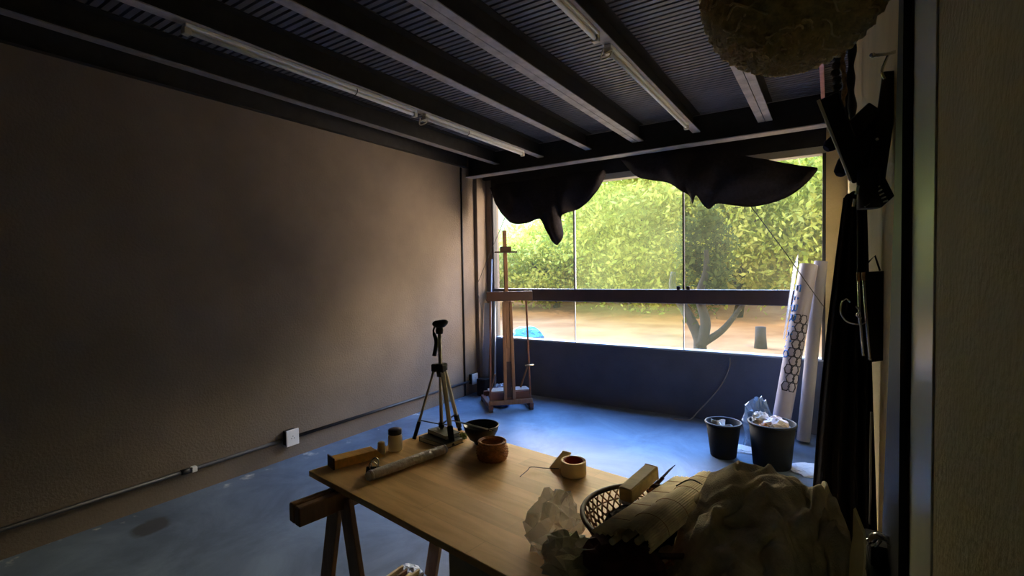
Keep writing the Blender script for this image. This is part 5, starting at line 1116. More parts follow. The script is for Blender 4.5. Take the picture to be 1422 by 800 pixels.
BAG = [-333,-272,1,-335,-266,4,-335,-250,4,-336,-241,4,-337,-237,2,-353,-230,1,-369,-229,3,-378,-216,4,-384,-198,5,-387,-187,3,-396,-180,4,-401,-162,5,-401,
-137,4,-405,-114,2,-408,-99,2,-412,-82,2,-417,-69,4,-426,-53,6,-429,-40,7,-419,-39,5,-421,-28,6,-422,-16,6,-420,-10,4,-414,6,3,-411,31,5,-404,51,7,
-401,65,7,-401,73,4,-395,83,1,-401,94,2,-399,102,2,-387,101,2,-391,112,1,-397,135,1,-386,153,2,-369,167,2,-373,175,3,-368,190,2,-368,203,2,-376,216,2,
-369,231,2,-357,246,4,-363,268,2,-363,283,1,-322,-269,2,-332,-260,3,-326,-253,4,-324,-238,5,-337,-232,4,-341,-223,4,-351,-213,4,-361,-200,3,-364,-187,
5,-373,-173,6,-376,-161,4,-383,-143,4,-385,-122,2,-387,-108,2,-396,-101,2,-401,-82,4,-401,-63,6,-409,-48,10,-415,-35,11,-405,-32,9,-404,-21,7,-406,
-12,6,-404,0,7,-399,10,5,-399,25,6,-396,47,6,-389,58,8,-392,74,7,-387,80,3,-384,91,2,-387,107,4,-379,120,3,-373,133,2,-379,150,5,-376,165,7,-362,178,
6,-362,187,6,-372,193,5,-371,199,4,-360,211,5,-349,225,4,-341,234,3,-336,247,3,-333,253,2,-315,-265,3,-320,-256,3,-323,-242,4,-315,-234,6,-324,-225,5,
-333,-214,6,-339,-201,7,-346,-191,4,-351,-177,5,-358,-164,7,-365,-151,8,-368,-138,6,-374,-121,4,-376,-104,2,-391,-102,6,-399,-91,10,-397,-71,14,-396,
-53,17,-395,-39,16,-387,-21,14,-385,-13,10,-388,-12,7,-390,0,8,-388,9,10,-385,26,9,-384,44,10,-382,59,9,-381,70,10,-373,79,5,-373,91,4,-369,109,4,
-361,127,5,-367,136,7,-361,154,9,-356,168,10,-353,178,6,-342,187,5,-336,194,7,-334,199,4,-335,209,5,-336,220,8,-331,231,6,-321,225,2,-316,238,1,-303,
-258,3,-310,-250,4,-314,-245,3,-316,-229,6,-322,-222,11,-323,-210,8,-325,-194,8,-331,-179,6,-345,-170,7,-351,-159,7,-351,-151,10,-361,-135,9,-369,
-118,7,-360,-103,5,-379,-107,9,-387,-90,11,-385,-74,16,-386,-59,19,-378,-42,17,-373,-26,13,-361,-14,11,-361,-11,7,-373,0,6,-377,11,12,-375,23,17,-373,
42,17,-368,53,16,-365,65,12,-368,78,11,-361,96,11,-350,110,7,-345,128,6,-352,141,12,-346,153,11,-338,163,10,-330,171,11,-317,170,7,-306,175,5,-307,
186,5,-316,202,5,-323,212,12,-320,230,8,-309,230,4,-308,233,1,-301,-256,1,-307,-254,2,-307,-237,3,-309,-228,9,-312,-215,17,-313,-202,14,-314,-191,7,
-329,-174,7,-333,-171,15,-338,-160,15,-343,-146,14,-355,-134,6,-362,-115,6,-351,-109,12,-368,-108,15,-375,-98,18,-377,-78,20,-380,-62,20,-369,-48,15,
-360,-36,10,-355,-22,6,-348,-5,5,-363,0,13,-366,11,17,-364,24,19,-363,37,19,-355,48,19,-353,64,17,-352,75,11,-347,95,10,-334,112,7,-334,128,11,-333,
142,14,-328,144,18,-318,152,14,-307,161,13,-290,164,11,-284,159,5,-289,178,6,-298,199,5,-304,210,11,-299,226,7,-296,240,3,-312,241,3,-292,-255,2,-296,
-254,2,-298,-234,4,-303,-223,8,-303,-211,14,-304,-202,10,-302,-190,10,-316,-173,9,-321,-163,15,-324,-159,21,-332,-143,19,-342,-129,8,-351,-121,12,
-358,-123,17,-358,-115,24,-365,-101,26,-370,-82,31,-373,-66,32,-362,-52,24,-349,-40,16,-344,-26,13,-338,-11,11,-352,6,21,-355,14,29,-347,25,26,-348,
33,22,-346,48,16,-345,66,19,-344,85,20,-332,90,13,-328,108,17,-339,121,23,-332,129,22,-316,134,19,-302,140,18,-289,145,15,-272,145,13,-263,153,9,-272,
170,7,-275,188,5,-276,198,6,-273,218,2,-281,243,3,-306,256,3,-290,-262,5,-294,-248,5,-292,-231,7,-298,-219,8,-296,-210,9,-293,-200,14,-294,-187,7,
-305,-172,12,-307,-158,12,-310,-148,16,-319,-143,19,-324,-132,18,-328,-120,20,-338,-124,28,-345,-112,31,-350,-102,35,-358,-84,31,-363,-68,35,-362,-51,
38,-357,-36,32,-349,-23,25,-338,-11,25,-342,5,33,-358,19,45,-355,38,38,-343,42,31,-328,47,24,-330,67,24,-337,76,30,-327,88,29,-340,100,32,-340,110,35,
-328,117,35,-309,119,25,-295,123,17,-280,129,17,-261,129,9,-245,138,7,-245,149,13,-245,168,8,-242,187,3,-251,209,4,-274,229,4,-295,242,5,-272,-263,3,
-277,-245,4,-284,-228,4,-283,-216,9,-283,-207,11,-286,-195,13,-286,-181,14,-289,-172,10,-291,-161,22,-293,-146,20,-302,-140,24,-308,-130,28,-309,-120,
31,-319,-123,40,-328,-107,36,-337,-96,39,-346,-83,42,-348,-68,37,-350,-55,44,-347,-39,41,-343,-22,39,-342,-6,44,-339,8,55,-346,19,56,-346,36,52,-340,
42,49,-327,52,41,-317,64,38,-331,63,44,-332,79,46,-341,89,50,-335,99,51,-321,103,44,-298,103,29,-279,108,13,-264,113,18,-251,116,15,-235,125,11,-223,
143,9,-220,164,10,-237,178,8,-259,193,6,-277,210,4,-279,228,5,-251,-257,3,-260,-238,2,-263,-222,4,-264,-221,10,-267,-210,18,-269,-194,17,-273,-180,21,
-277,-169,14,-279,-158,19,-282,-144,32,-287,-131,33,-293,-136,42,-296,-130,46,-296,-116,45,-312,-107,52,-321,-93,52,-327,-78,55,-329,-63,48,-333,-48,
50,-334,-33,57,-328,-19,54,-327,-6,61,-326,5,69,-325,13,76,-322,27,69,-322,40,65,-311,44,55,-305,60,60,-320,63,58,-323,76,62,-337,81,67,-335,94,68,
-321,97,63,-297,98,48,-280,105,25,-263,104,25,-253,112,30,-248,126,30,-237,142,25,-239,155,15,-257,170,11,-264,187,8,-264,204,5,-273,223,5,-228,-247,
2,-237,-233,2,-240,-229,5,-241,-228,14,-243,-215,20,-247,-194,22,-253,-179,24,-261,-171,16,-265,-152,16,-269,-142,33,-275,-131,44,-282,-136,56,-287,
-133,64,-286,-112,61,-300,-100,65,-309,-91,72,-304,-72,67,-308,-56,65,-309,-39,64,-312,-27,77,-320,-18,83,-320,-6,86,-304,-5,77,-296,4,81,-291,16,80,
-288,26,73,-282,36,70,-292,47,77,-310,53,79,-316,67,82,-325,82,82,-340,96,83,-339,106,74,-317,112,66,-301,118,52,-289,122,42,-280,131,33,-276,143,31,
-270,151,26,-272,166,20,-285,185,14,-287,205,11,-277,212,8,-269,223,7,-206,-242,2,-215,-230,2,-218,-223,7,-223,-214,13,-226,-198,17,-228,-182,12,-235,
-170,11,-246,-164,14,-253,-155,24,-259,-136,34,-266,-129,47,-272,-135,61,-277,-128,69,-278,-109,70,-286,-92,72,-290,-87,87,-296,-68,88,-296,-48,92,
-304,-47,87,-315,-42,98,-311,-25,105,-299,-9,101,-286,-2,93,-277,3,86,-268,9,78,-265,23,72,-269,36,76,-279,43,84,-289,57,80,-291,68,82,-305,79,91,
-331,101,86,-347,115,75,-333,126,66,-313,131,67,-305,140,58,-290,140,49,-289,149,34,-281,160,29,-282,173,24,-288,194,19,-299,209,15,-289,215,11,-272,
218,8,-185,-236,2,-196,-220,3,-206,-206,5,-208,-193,8,-211,-178,14,-220,-172,17,-221,-161,14,-232,-157,23,-246,-154,36,-257,-145,44,-258,-129,53,-267,
-123,59,-267,-120,72,-272,-109,81,-269,-90,79,-282,-75,82,-289,-62,99,-300,-56,107,-299,-43,98,-297,-30,94,-284,-16,105,-274,-3,112,-273,10,113,-273,
22,102,-264,25,90,-249,29,82,-254,45,75,-266,57,81,-273,65,61,-291,79,61,-286,80,93,-319,103,85,-340,123,80,-334,135,71,-323,142,65,-314,147,67,-292,
146,56,-285,155,40,-294,168,34,-294,183,29,-285,195,22,-291,200,17,-285,208,13,-276,206,9,-166,-226,2,-177,-205,3,-188,-189,5,-199,-180,7,-203,-170,
11,-206,-162,20,-209,-154,28,-219,-151,41,-233,-147,52,-245,-142,55,-252,-132,64,-257,-120,67,-258,-108,65,-263,-101,78,-269,-91,91,-270,-72,89,-280,
-61,99,-287,-47,102,-290,-38,111,-283,-28,109,-266,-14,105,-255,-4,102,-250,3,104,-253,18,104,-259,29,99,-244,39,91,-241,53,82,-254,67,80,-266,77,71,
-276,88,70,-286,94,89,-314,102,99,-324,119,82,-324,134,80,-329,145,78,-320,154,73,-300,145,65,-295,158,53,-296,173,47,-283,180,37,-279,184,24,-275,
191,15,-273,194,11,-270,196,10,-147,-222,2,-161,-192,3,-175,-175,4,-188,-172,9,-199,-179,16,-199,-168,25,-204,-167,37,-221,-176,53,-236,-173,63,-247,
-157,64,-252,-142,74,-247,-122,75,-241,-102,76,-249,-97,84,-257,-86,92,-268,-77,101,-276,-60,109,-277,-47,106,-276,-34,106,-266,-27,119,-249,-16,117,
-247,-4,114,-238,5,108,-238,16,103,-252,27,106,-248,42,104,-235,56,96,-245,72,93,-261,81,95,-273,88,103,-284,103,101,-298,102,106,-303,114,86,-314,
132,90,-325,139,95,-318,153,89,-305,145,77,-294,153,64,-284,167,47,-269,170,38,-264,180,26,-264,178,14,-273,183,9,-269,192,7,-142,-213,4,-146,-183,4,
-157,-166,4,-173,-162,10,-186,-172,20,-192,-182,32,-198,-182,54,-215,-188,77,-231,-184,88,-237,-164,88,-235,-143,83,-239,-123,89,-236,-112,95,-226,
-99,89,-237,-92,98,-254,-82,105,-264,-66,119,-265,-51,119,-254,-40,110,-245,-27,106,-231,-16,103,-231,-4,111,-240,9,117,-234,21,108,-242,33,107,-252,
48,115,-237,56,115,-239,67,113,-254,75,118,-269,88,120,-283,99,121,-290,114,114,-288,119,99,-299,130,106,-301,141,109,-291,153,100,-280,148,80,-277,
150,58,-269,154,40,-260,166,29,-249,181,24,-255,192,14,-257,184,8,-264,174,7,-132,-191,5,-137,-177,5,-143,-165,7,-152,-153,11,-161,-156,21,-172,-171,
36,-184,-196,59,-205,-203,88,-217,-193,105,-220,-173,105,-217,-153,94,-216,-127,92,-232,-117,112,-226,-114,103,-225,-92,106,-240,-91,117,-248,-75,129,
-244,-60,121,-239,-47,110,-237,-29,118,-233,-18,113,-226,-7,120,-233,13,119,-245,22,117,-238,38,116,-245,47,125,-247,59,130,-235,65,128,-235,79,118,
-249,91,114,-264,105,118,-276,113,124,-274,126,116,-270,135,110,-266,151,118,-256,157,99,-249,166,77,-248,153,59,-249,149,44,-248,159,26,-240,177,20,
-237,193,14,-248,195,8,-254,182,5,-125,-193,4,-122,-180,6,-124,-165,8,-129,-147,13,-136,-141,22,-147,-152,38,-159,-186,61,-179,-194,90,-191,-185,110,
-198,-168,113,-195,-148,102,-200,-128,108,-210,-119,120,-208,-105,122,-211,-96,130,-225,-91,141,-229,-76,140,-224,-62,132,-227,-43,127,-219,-28,115,
-228,-21,125,-236,-4,129,-231,18,128,-241,29,130,-248,34,130,-241,43,138,-242,55,141,-241,69,137,-241,79,136,-238,93,130,-245,110,123,-265,117,131,
-261,129,127,-249,143,119,-239,147,119,-234,150,103,-234,156,86,-234,156,66,-232,149,44,-234,161,26,-242,174,16,-237,186,11,-241,200,6,-244,194,4,
-120,-180,6,-109,-185,7,-105,-170,9,-110,-152,15,-116,-141,25,-130,-146,43,-135,-168,62,-154,-168,79,-169,-162,100,-175,-157,120,-181,-141,118,-186,
-118,112,-190,-113,122,-190,-106,140,-199,-85,151,-211,-81,166,-225,-80,162,-216,-63,152,-218,-38,140,-209,-23,125,-216,-7,129,-221,8,135,-224,28,134,
-235,23,141,-247,18,150,-253,34,154,-243,61,151,-224,77,147,-235,84,148,-243,95,145,-237,111,136,-250,118,133,-249,132,125,-246,143,134,-237,151,127,
-227,150,115,-220,160,94,-214,162,70,-217,160,46,-224,171,27,-224,178,15,-238,179,8,-235,192,4,-237,207,3,-111,-181,8,-109,-178,10,-97,-181,15,-97,
-170,20,-113,-161,30,-117,-153,47,-119,-149,70,-121,-156,94,-142,-149,108,-164,-138,116,-176,-137,132,-180,-123,133,-177,-110,133,-179,-97,148,-197,
-94,164,-217,-96,173,-219,-82,181,-211,-59,167,-207,-37,150,-206,-17,144,-206,3,150,-211,20,152,-217,33,151,-231,32,155,-234,34,162,-237,50,168,-229,
76,168,-220,89,163,-224,97,157,-237,103,150,-245,112,151,-246,126,147,-243,133,141,-234,137,138,-229,148,134,-226,160,126,-236,169,101,-234,180,75,
-228,185,52,-227,193,32,-226,197,16,-222,192,7,-230,197,2,-238,217,2,-98,-196,9,-102,-191,10,-106,-194,16,-94,-187,26,-107,-174,39,-111,-166,56,-107,
-157,74,-105,-135,96,-114,-132,113,-141,-131,129,-166,-122,131,-171,-123,146,-180,-116,151,-187,-103,158,-195,-96,174,-208,-100,184,-205,-77,179,-201,
-50,174,-201,-31,163,-212,-13,165,-219,3,169,-210,12,165,-210,25,170,-211,37,169,-210,57,171,-216,76,183,-226,85,183,-229,98,177,-224,110,165,-225,
115,154,-235,116,162,-238,128,158,-233,141,156,-228,142,144,-218,139,132,-218,156,121,-230,177,100,-233,201,82,-232,212,57,-222,206,41,-220,210,18,
-220,211,6,-218,209,2,-235,220,1,-82,-202,8,-103,-209,11,-119,-204,18,-105,-199,30,-90,-180,43,-102,-179,61,-103,-160,85,-95,-126,96,-104,-110,111,
-115,-127,134,-152,-113,137,-165,-111,148,-170,-113,159,-188,-111,166,-190,-107,180,-184,-89,188,-181,-68,180,-184,-48,174,-190,-27,173,-196,-9,171,
-200,3,179,-199,13,189,-193,24,184,-193,39,186,-202,59,197,-214,73,202,-218,90,201,-215,99,189,-211,106,175,-213,121,169,-216,127,168,-225,133,166,
-221,135,155,-215,147,148,-206,146,132,-214,151,114,-216,183,96,-218,209,81,-220,229,62,-216,223,41,-208,204,21,-207,208,5,-213,222,2,-230,232,1,-68,
-214,9,-92,-217,13,-112,-218,20,-111,-199,34,-87,-186,51,-87,-169,64,-89,-147,84,-86,-126,106,-93,-114,121,-114,-117,140,-140,-116,150,-146,-107,158,
-151,-104,164,-163,-96,165,-158,-91,177,-143,-77,184,-146,-60,189,-160,-47,193,-172,-29,193,-171,-10,200,-169,4,205,-170,13,206,-181,25,205,-183,38,
204,-192,55,205,-195,75,211,-191,93,210,-197,104,203,-201,121,201,-193,132,194,-195,144,184,-206,150,171,-208,146,159,-200,141,144,-200,156,130,-198,
163,108,-204,195,97,-206,209,74,-208,219,56,-205,229,40,-206,215,22,-202,214,8,-210,228,3,-221,241,2,-51,-219,11,-70,-224,15,-87,-214,22,-95,-199,38,
-93,-175,56,-73,-155,71,-74,-127,85,-80,-114,105,-87,-118,131,-100,-116,147,-113,-111,156,-124,-101,159,-132,-94,165,-133,-86,171,-133,-70,165,-124,
-53,169,-125,-42,174,-123,-34,191,-131,-22,202,-133,-6,211,-138,5,219,-145,18,217,-165,29,218,-173,44,218,-186,56,219,-181,76,217,-186,100,225,-182,
123,222,-180,144,224,-192,158,230,-199,165,218,-199,168,187,-191,154,159,-189,151,135,-189,162,118,-195,179,97,-193,210,91,-199,224,78,-194,223,57,
-195,227,39,-200,221,21,-199,223,9,-212,232,5,-222,242,3,-29,-214,12,-41,-211,16,-52,-204,26,-68,-190,41,-78,-173,60,-74,-152,80,-74,-129,98,-71,-113,
116,-79,-104,135,-87,-101,131,-96,-92,137,-108,-99,151,-119,-88,161,-120,-77,164,-115,-67,171,-114,-52,160,-109,-36,166,-112,-17,175,-121,-5,185,-123,
-2,200,-128,8,207,-131,14,224,-152,26,233,-160,50,231,-171,68,232,-179,84,235,-179,106,235,-170,129,234,-176,152,237,-181,171,244,-186,180,226,-187,
181,187,-184,169,151,-183,164,131,-181,168,107,-183,190,98,-180,212,89,-183,230,78,-186,238,59,-188,231,38,-187,221,16,-191,225,6,-202,241,5,-214,252,
5,-21,-199,13,-18,-194,14,-36,-183,20,-49,-178,35,-59,-167,60,-68,-159,89,-67,-142,111,-66,-125,134,-67,-107,148,-73,-94,140,-82,-89,142,-98,-87,158,
-111,-87,173,-110,-77,173,-103,-61,175,-111,-53,174,-104,-38,183,-101,-18,184,-101,-5,194,-105,3,205,-110,12,214,-121,20,225,-135,27,240,-147,58,241,
-157,82,248,-160,101,241,-163,117,235,-160,135,229,-165,155,230,-175,163,224,-172,170,204,-169,179,171,-173,182,147,-171,178,126,-168,182,108,-171,
189,88,-172,207,79,-170,226,69,-172,233,52,-177,230,30,-174,222,15,-175,237,7,-185,246,6,-194,260,6,-4,-191,13,-15,-186,13,-29,-179,16,-40,-164,31,
-46,-153,60,-49,-152,94,-60,-148,127,-74,-136,150,-82,-119,164,-84,-104,171,-87,-91,173,-86,-85,178,-94,-86,186,-107,-83,191,-103,-71,194,-99,-58,206,
-99,-44,217,-103,-23,222,-95,-4,219,-89,11,221,-99,19,229,-109,29,238,-122,40,245,-135,62,249,-144,87,250,-150,110,244,-153,128,241,-153,139,227,-150,
145,211,-150,154,195,-152,162,180,-151,172,162,-154,182,147,-160,193,132,-158,193,112,-154,196,91,-157,208,83,-162,227,75,-160,239,52,-159,221,33,
-159,226,18,-156,240,10,-165,254,7,-171,265,7,4,-174,12,-13,-172,13,-30,-173,20,-28,-149,35,-29,-141,63,-35,-139,95,-42,-136,131,-55,-132,164,-61,
-120,181,-61,-108,188,-72,-104,198,-74,-96,205,-69,-90,203,-80,-88,212,-75,-74,208,-71,-56,209,-79,-36,214,-86,-15,221,-87,-2,242,-95,8,244,-95,21,
249,-96,37,250,-109,49,249,-121,65,253,-134,89,258,-138,113,248,-141,129,240,-137,141,224,-129,163,207,-132,179,195,-141,182,186,-140,185,170,-129,
189,156,-130,191,142,-139,208,131,-135,200,109,-142,214,84,-152,230,89,-158,245,68,-147,235,43,-143,235,21,-141,242,9,-146,265,7,-146,269,7,0,-158,12,
-12,-159,14,-14,-161,24,-12,-140,43,-11,-126,69,-17,-129,100,-23,-126,137,-29,-122,177,-30,-112,204,-33,-103,214,-37,-93,211,-41,-91,219,-37,-85,230,
-43,-75,234,-55,-71,225,-58,-53,224,-69,-29,230,-75,-8,233,-76,9,232,-81,20,239,-84,26,251,-93,33,260,-104,46,262,-113,70,266,-116,100,260,-120,121,
253,-124,127,239,-120,155,218,-122,172,181,-126,183,170,-123,192,179,-127,202,177,-126,211,163,-118,211,149,-116,213,133,-114,218,111,-117,213,81,
-129,235,84,-140,253,72,-142,255,46,-141,249,24,-126,240,12,-126,253,7,-119,264,5,2,-151,14,-1,-144,16,-5,-136,27,2,-136,47,-1,-133,74,4,-126,108,-2,
-129,149,-11,-125,186,-11,-111,213,-18,-101,229,-22,-91,226,-22,-82,219,-14,-70,234,-21,-61,232,-43,-65,211,-57,-43,213,-55,-21,230,-61,-3,235,-70,8,
242,-75,22,243,-77,35,247,-88,42,255,-96,60,271,-96,86,263,-99,105,263,-103,117,252,-105,131,239,-106,159,207,-107,181,166,-114,191,151,-118,204,159,
-107,207,168,-103,217,173,-99,224,158,-97,221,136,-92,223,110,-96,219,77,-107,241,76,-121,258,66,-134,269,43,-132,261,23,-117,253,13,-104,250,7,-98,
250,4,23,-139,15,16,-137,19,7,-130,28,9,-126,47,11,-131,75,7,-142,110,9,-142,151,13,-125,183,8,-113,195,-4,-108,204,-10,-98,205,-7,-88,209,-9,-77,219,
-11,-64,215,-31,-54,204,-44,-30,204,-49,-13,214,-54,2,227,-61,12,241,-70,19,251,-76,30,257,-79,45,265,-80,74,262,-79,97,263,-84,104,252,-83,120,252,
-83,132,241,-89,156,207,-96,186,175,-102,195,160,-96,195,146,-91,205,150,-86,206,169,-82,218,160,-80,216,137,-78,224,110,-87,230,82,-107,247,66,-114,
259,58,-123,264,40,-124,267,22,-114,268,12,-96,264,6,-72,260,4,31,-121,15,23,-129,18,14,-126,28,18,-130,47,22,-131,75,24,-135,110,33,-130,143,39,-110,
172,31,-107,177,21,-104,180,20,-96,192,12,-87,191,-1,-74,195,-13,-60,192,-17,-40,193,-28,-21,193,-38,-5,202,-49,9,216,-59,20,228,-65,29,244,-66,24,
260,-66,44,263,-64,72,253,-60,91,252,-61,105,252,-64,120,247,-61,135,246,-69,151,219,-77,183,191,-83,195,173,-88,187,163,-80,195,160,-72,203,156,-63,
220,147,-68,227,128,-68,223,100,-83,239,82,-100,258,67,-119,252,51,-114,260,34,-110,258,21,-102,263,13,-80,274,5,-54,272,1,38,-135,14,29,-125,17,23,
-116,27,27,-121,47,32,-139,73,45,-132,104,55,-119,136,58,-96,157,52,-94,166,43,-91,167,41,-85,176,35,-77,188,17,-71,179,9,-51,185,2,-32,186,-8,-14,
190,-20,3,209,-31,22,220,-40,18,234,-47,31,243,-57,42,240,-51,48,258,-44,60,266,-41,76,271,-42,96,270,-44,114,251,-44,130,241,-52,149,222,-68,165,192,
-68,175,173,-64,177,161,-63,183,151,-61,198,149,-64,214,138,-57,228,125,-63,234,102,-78,240,76,-98,257,61,-109,251,47,-108,249,32,-101,255,22,-88,259,
12,-63,274,5,-48,281,2,42,-128,15,47,-126,17,41,-108,26,46,-113,45,52,-134,67,63,-131,98,69,-110,127,62,-97,141,72,-86,161,65,-80,165,55,-72,164,59,
-69,174,38,-64,181,30,-44,194,24,-26,192,13,-8,184,1,5,206,-11,26,215,-19,21,234,-29,31,238,-36,45,236,-41,53,241,-42,68,245,-28,75,251,-20,90,267,
-27,114,264,-33,132,244,-35,139,225,-49,156,201,-58,167,180,-55,173,168,-52,178,154,-53,189,141,-65,203,131,-59,219,118,-54,235,101,-66,240,77,-83,
246,57,-89,247,46,-90,245,31,-87,258,21,-75,275,13,-58,276,5,-41,273,2,43,-144,15,46,-134,19,56,-122,26,68,-116,43,71,-132,63,81,-129,92,86,-108,121,
70,-110,131,77,-96,145,73,-87,151,62,-87,150,64,-76,150,53,-55,166,52,-42,191,43,-26,182,35,-12,184,27,1,197,18,14,209,4,30,225,-6,36,244,-14,53,242,
-19,67,238,-28,78,232,-29,91,239,-15,105,259,-18,129,268,-38,146,256,-35,146,240,-31,151,212,-41,164,188,-46,177,180,-51,186,170,-51,195,155,-56,203,
132,-61,210,111,-57,223,94,-58,239,74,-60,249,55,-61,256,40,-66,257,27,-68,258,17,-61,277,11,-53,285,5,-36,283,2,62,-150,13,59,-139,17,63,-137,26,78,
-131,41,89,-126,61,99,-131,88,105,-113,115,84,-113,126,79,-106,135,75,-94,136,67,-89,134,58,-79,133,58,-51,148,66,-36,181,58,-19,178,53,-9,177,50,-5,
188,43,6,203,25,36,217,16,45,246,5,63,244,1,81,240,-6,97,246,-10,111,243,-11,128,251,-17,145,266,-42,156,264,-44,158,245,-39,157,218,-39,167,196,-39,
180,189,-41,191,179,-44,200,159,-46,209,129,-48,214,103,-54,208,83,-58,212,61,-56,218,42,-54,232,30,-50,248,22,-49,257,15,-51,274,9,-49,290,6,-46,292,
2,79,-155,13,80,-142,16,83,-132,25,93,-134,39,106,-129,58,112,-132,84,113,-113,107,99,-106,120,92,-102,135,82,-97,121,72,-86,115,68,-71,129,71,-45,
151,64,-23,167,70,-16,178,66,-2,171,61,-7,185,54,12,193,35,50,212,27,63,237,15,72,243,10,94,226,8,111,230,5,122,237,-3,136,233,-16,157,249,-32,167,
246,-36,173,233,-31,173,213,-26,179,191,-22,182,176,-25,192,167,-29,193,147,-37,197,118,-40,206,94,-39,216,77,-44,227,62,-37,223,48,-34,229,36,-33,
238,23,-33,255,13,-44,268,11,-35,281,6,-30,292,3,87,-156,12,92,-147,17,98,-136,24,104,-125,36,114,-124,57,126,-125,84,121,-115,106,115,-101,116,106,
-89,120,89,-85,121,80,-79,111,79,-57,118,77,-30,141,75,-15,158,74,-8,168,76,10,162,63,18,176,52,33,195,40,65,206,28,80,213,24,82,226,18,100,218,19,
114,207,14,126,203,10,142,216,-9,165,218,-19,158,209,-17,169,193,-14,186,181,-6,200,167,0,196,154,-5,200,146,-13,209,135,-11,209,114,-18,218,90,-22,
231,75,-22,243,67,-20,248,51,-9,240,38,-14,249,25,-22,265,18,-36,284,13,-43,290,8,-34,294,6,97,-152,11,102,-150,17,111,-138,25,119,-128,36,123,-118,
54,123,-112,80,130,-108,101,127,-97,106,119,-86,109,104,-74,109,88,-68,111,90,-50,114,88,-16,125,84,-2,138,80,-10,141,81,15,147,67,39,162,51,60,172,
44,79,187,36,95,183,34,98,194,36,102,201,32,117,195,29,130,187,18,143,173,12,167,183,3,176,174,10,185,156,16,190,141,20,208,137,18,217,131,14,213,123,
4,226,118,4,232,104,5,236,87,3,244,70,2,253,58,-4,266,54,3,269,41,6,273,27,-13,284,19,-27,297,16,-41,306,10,-54,310,7,125,-164,10,116,-157,15,119,
-142,22,129,-132,32,124,-117,46,123,-104,68,126,-96,77,131,-90,83,129,-82,92,115,-67,97,104,-56,99,94,-42,103,92,-15,109,91,7,113,86,-6,120,83,10,125,
77,30,136,69,48,144,62,71,149,54,93,151,47,108,153,55,106,161,55,117,161,52,128,157,43,142,145,34,162,137,30,176,131,33,190,124,37,202,118,39,216,114,
34,227,111,27,232,102,21,243,99,16,256,90,8,264,82,4,270,71,0,271,59,-3,279,53,-8,287,45,-2,290,29,-6,299,17,-26,314,12,-33,330,9,-45,332,6,141,-184,
10,138,-165,14,133,-148,20,135,-135,27,138,-123,43,136,-106,52,135,-94,58,132,-81,60,134,-69,70,128,-54,77,113,-43,75,105,-32,80,99,-21,88,102,-11,86,
103,6,91,98,17,96,90,28,99,82,43,100,86,59,107,80,79,118,70,97,119,66,107,116,71,116,119,69,131,118,60,151,112,50,165,104,49,178,98,50,188,88,47,203,
84,48,217,83,46,229,80,42,244,73,32,261,70,26,277,72,21,283,66,16,287,59,5,290,54,-4,292,48,-4,296,40,-6,301,32,-3,310,17,-15,318,13,-17,337,7,-25,
332,5,160,-179,9,156,-164,12,154,-147,19,153,-135,28,147,-125,34,147,-110,41,148,-95,47,148,-74,49,142,-58,50,137,-46,51,123,-33,52,114,-18,55,117,-8,
61,125,0,64,124,15,66,117,26,68,107,34,71,103,44,75,100,61,74,95,84,77,92,102,82,84,110,81,78,119,80,73,135,78,71,161,76,61,162,72,58,179,69,57,198,
66,53,209,61,56,217,56,54,244,55,47,271,54,39,286,50,35,290,48,25,302,47,14,306,45,8,304,41,2,302,36,-2,304,30,7,303,25,4,315,19,-2,329,12,-4,324,6,
-8,331,3,184,-172,13,179,-159,15,175,-144,23,164,-143,25,160,-128,27,165,-105,30,164,-79,31,165,-59,34,161,-53,37,148,-36,37,137,-21,35,134,-17,38,
139,3,39,142,19,41,148,28,44,144,37,46,127,47,47,121,58,50,116,73,52,114,94,49,111,110,52,105,125,54,95,135,54,89,151,52,83,159,49,73,169,46,65,180,
43,63,198,43,57,216,43,66,224,39,62,255,35,51,285,34,44,301,33,33,298,29,15,304,26,11,317,26,7,320,27,3,311,24,1,313,21,1,315,16,14,317,14,11,334,11,
7,329,5,6,319,3,188,-157,16,184,-160,17,182,-150,18,182,-133,18,179,-114,17,180,-90,18,181,-65,20,183,-50,23,176,-42,24,158,-37,23,157,-20,24,163,-4,
26,170,12,28,174,30,29,173,44,28,166,53,29,147,63,31,133,79,33,128,89,34,127,111,34,118,119,33,112,131,33,108,145,33,101,158,33,89,170,34,74,181,32,
72,189,30,74,202,29,68,221,28,68,244,27,66,279,24,56,298,23,45,307,20,22,312,18,17,308,16,16,317,16,9,327,17,3,322,16,10,321,14,5,328,12,18,332,9,20,
334,6,14,335,4,14,328,2,195,-141,13,205,-150,14,198,-150,12,188,-130,11,182,-109,11,177,-84,12,171,-67,14,169,-54,16,162,-47,16,167,-30,17,181,-17,20,
193,1,21,196,22,22,195,44,22,195,61,23,189,71,22,166,82,23,144,98,25,124,104,25,129,104,26,131,121,25,120,135,25,106,143,25,96,155,25,96,172,25,90,
189,26,85,203,25,77,218,25,72,235,23,68,262,22,67,299,20,56,308,18,49,313,17,34,323,15,27,330,14,25,334,13,16,331,12,4,329,11,11,318,10,24,331,10,38,
339,8,38,338,5,31,331,3,28,339,2,]


def heap(name, data, c, sc, rot, label, cat):
    raw = np.array(data, dtype=float).reshape(-1, 3) / 1000.0; N = int(round(len(raw) ** .5))
    cr, sr = math.cos(rot), math.sin(rot); P = []
    for i in range(N):
        row = []
        for j in range(N):
            x, y, z = raw[i * N + j]; x, y = x * cr - y * sr, x * sr + y * cr
            row.append(Vector((x * sc[0], y * sc[1], max(z, .004) * sc[2])))
        P.append(row)
    o = MB().grid(P).build(name, M['khaki']); o.location = c; solid(o, .004)
    sb = o.modifiers.new('smooth', 'SUBSURF'); sb.levels = 1; sb.render_levels = 1
    tag(o, label, cat); return o


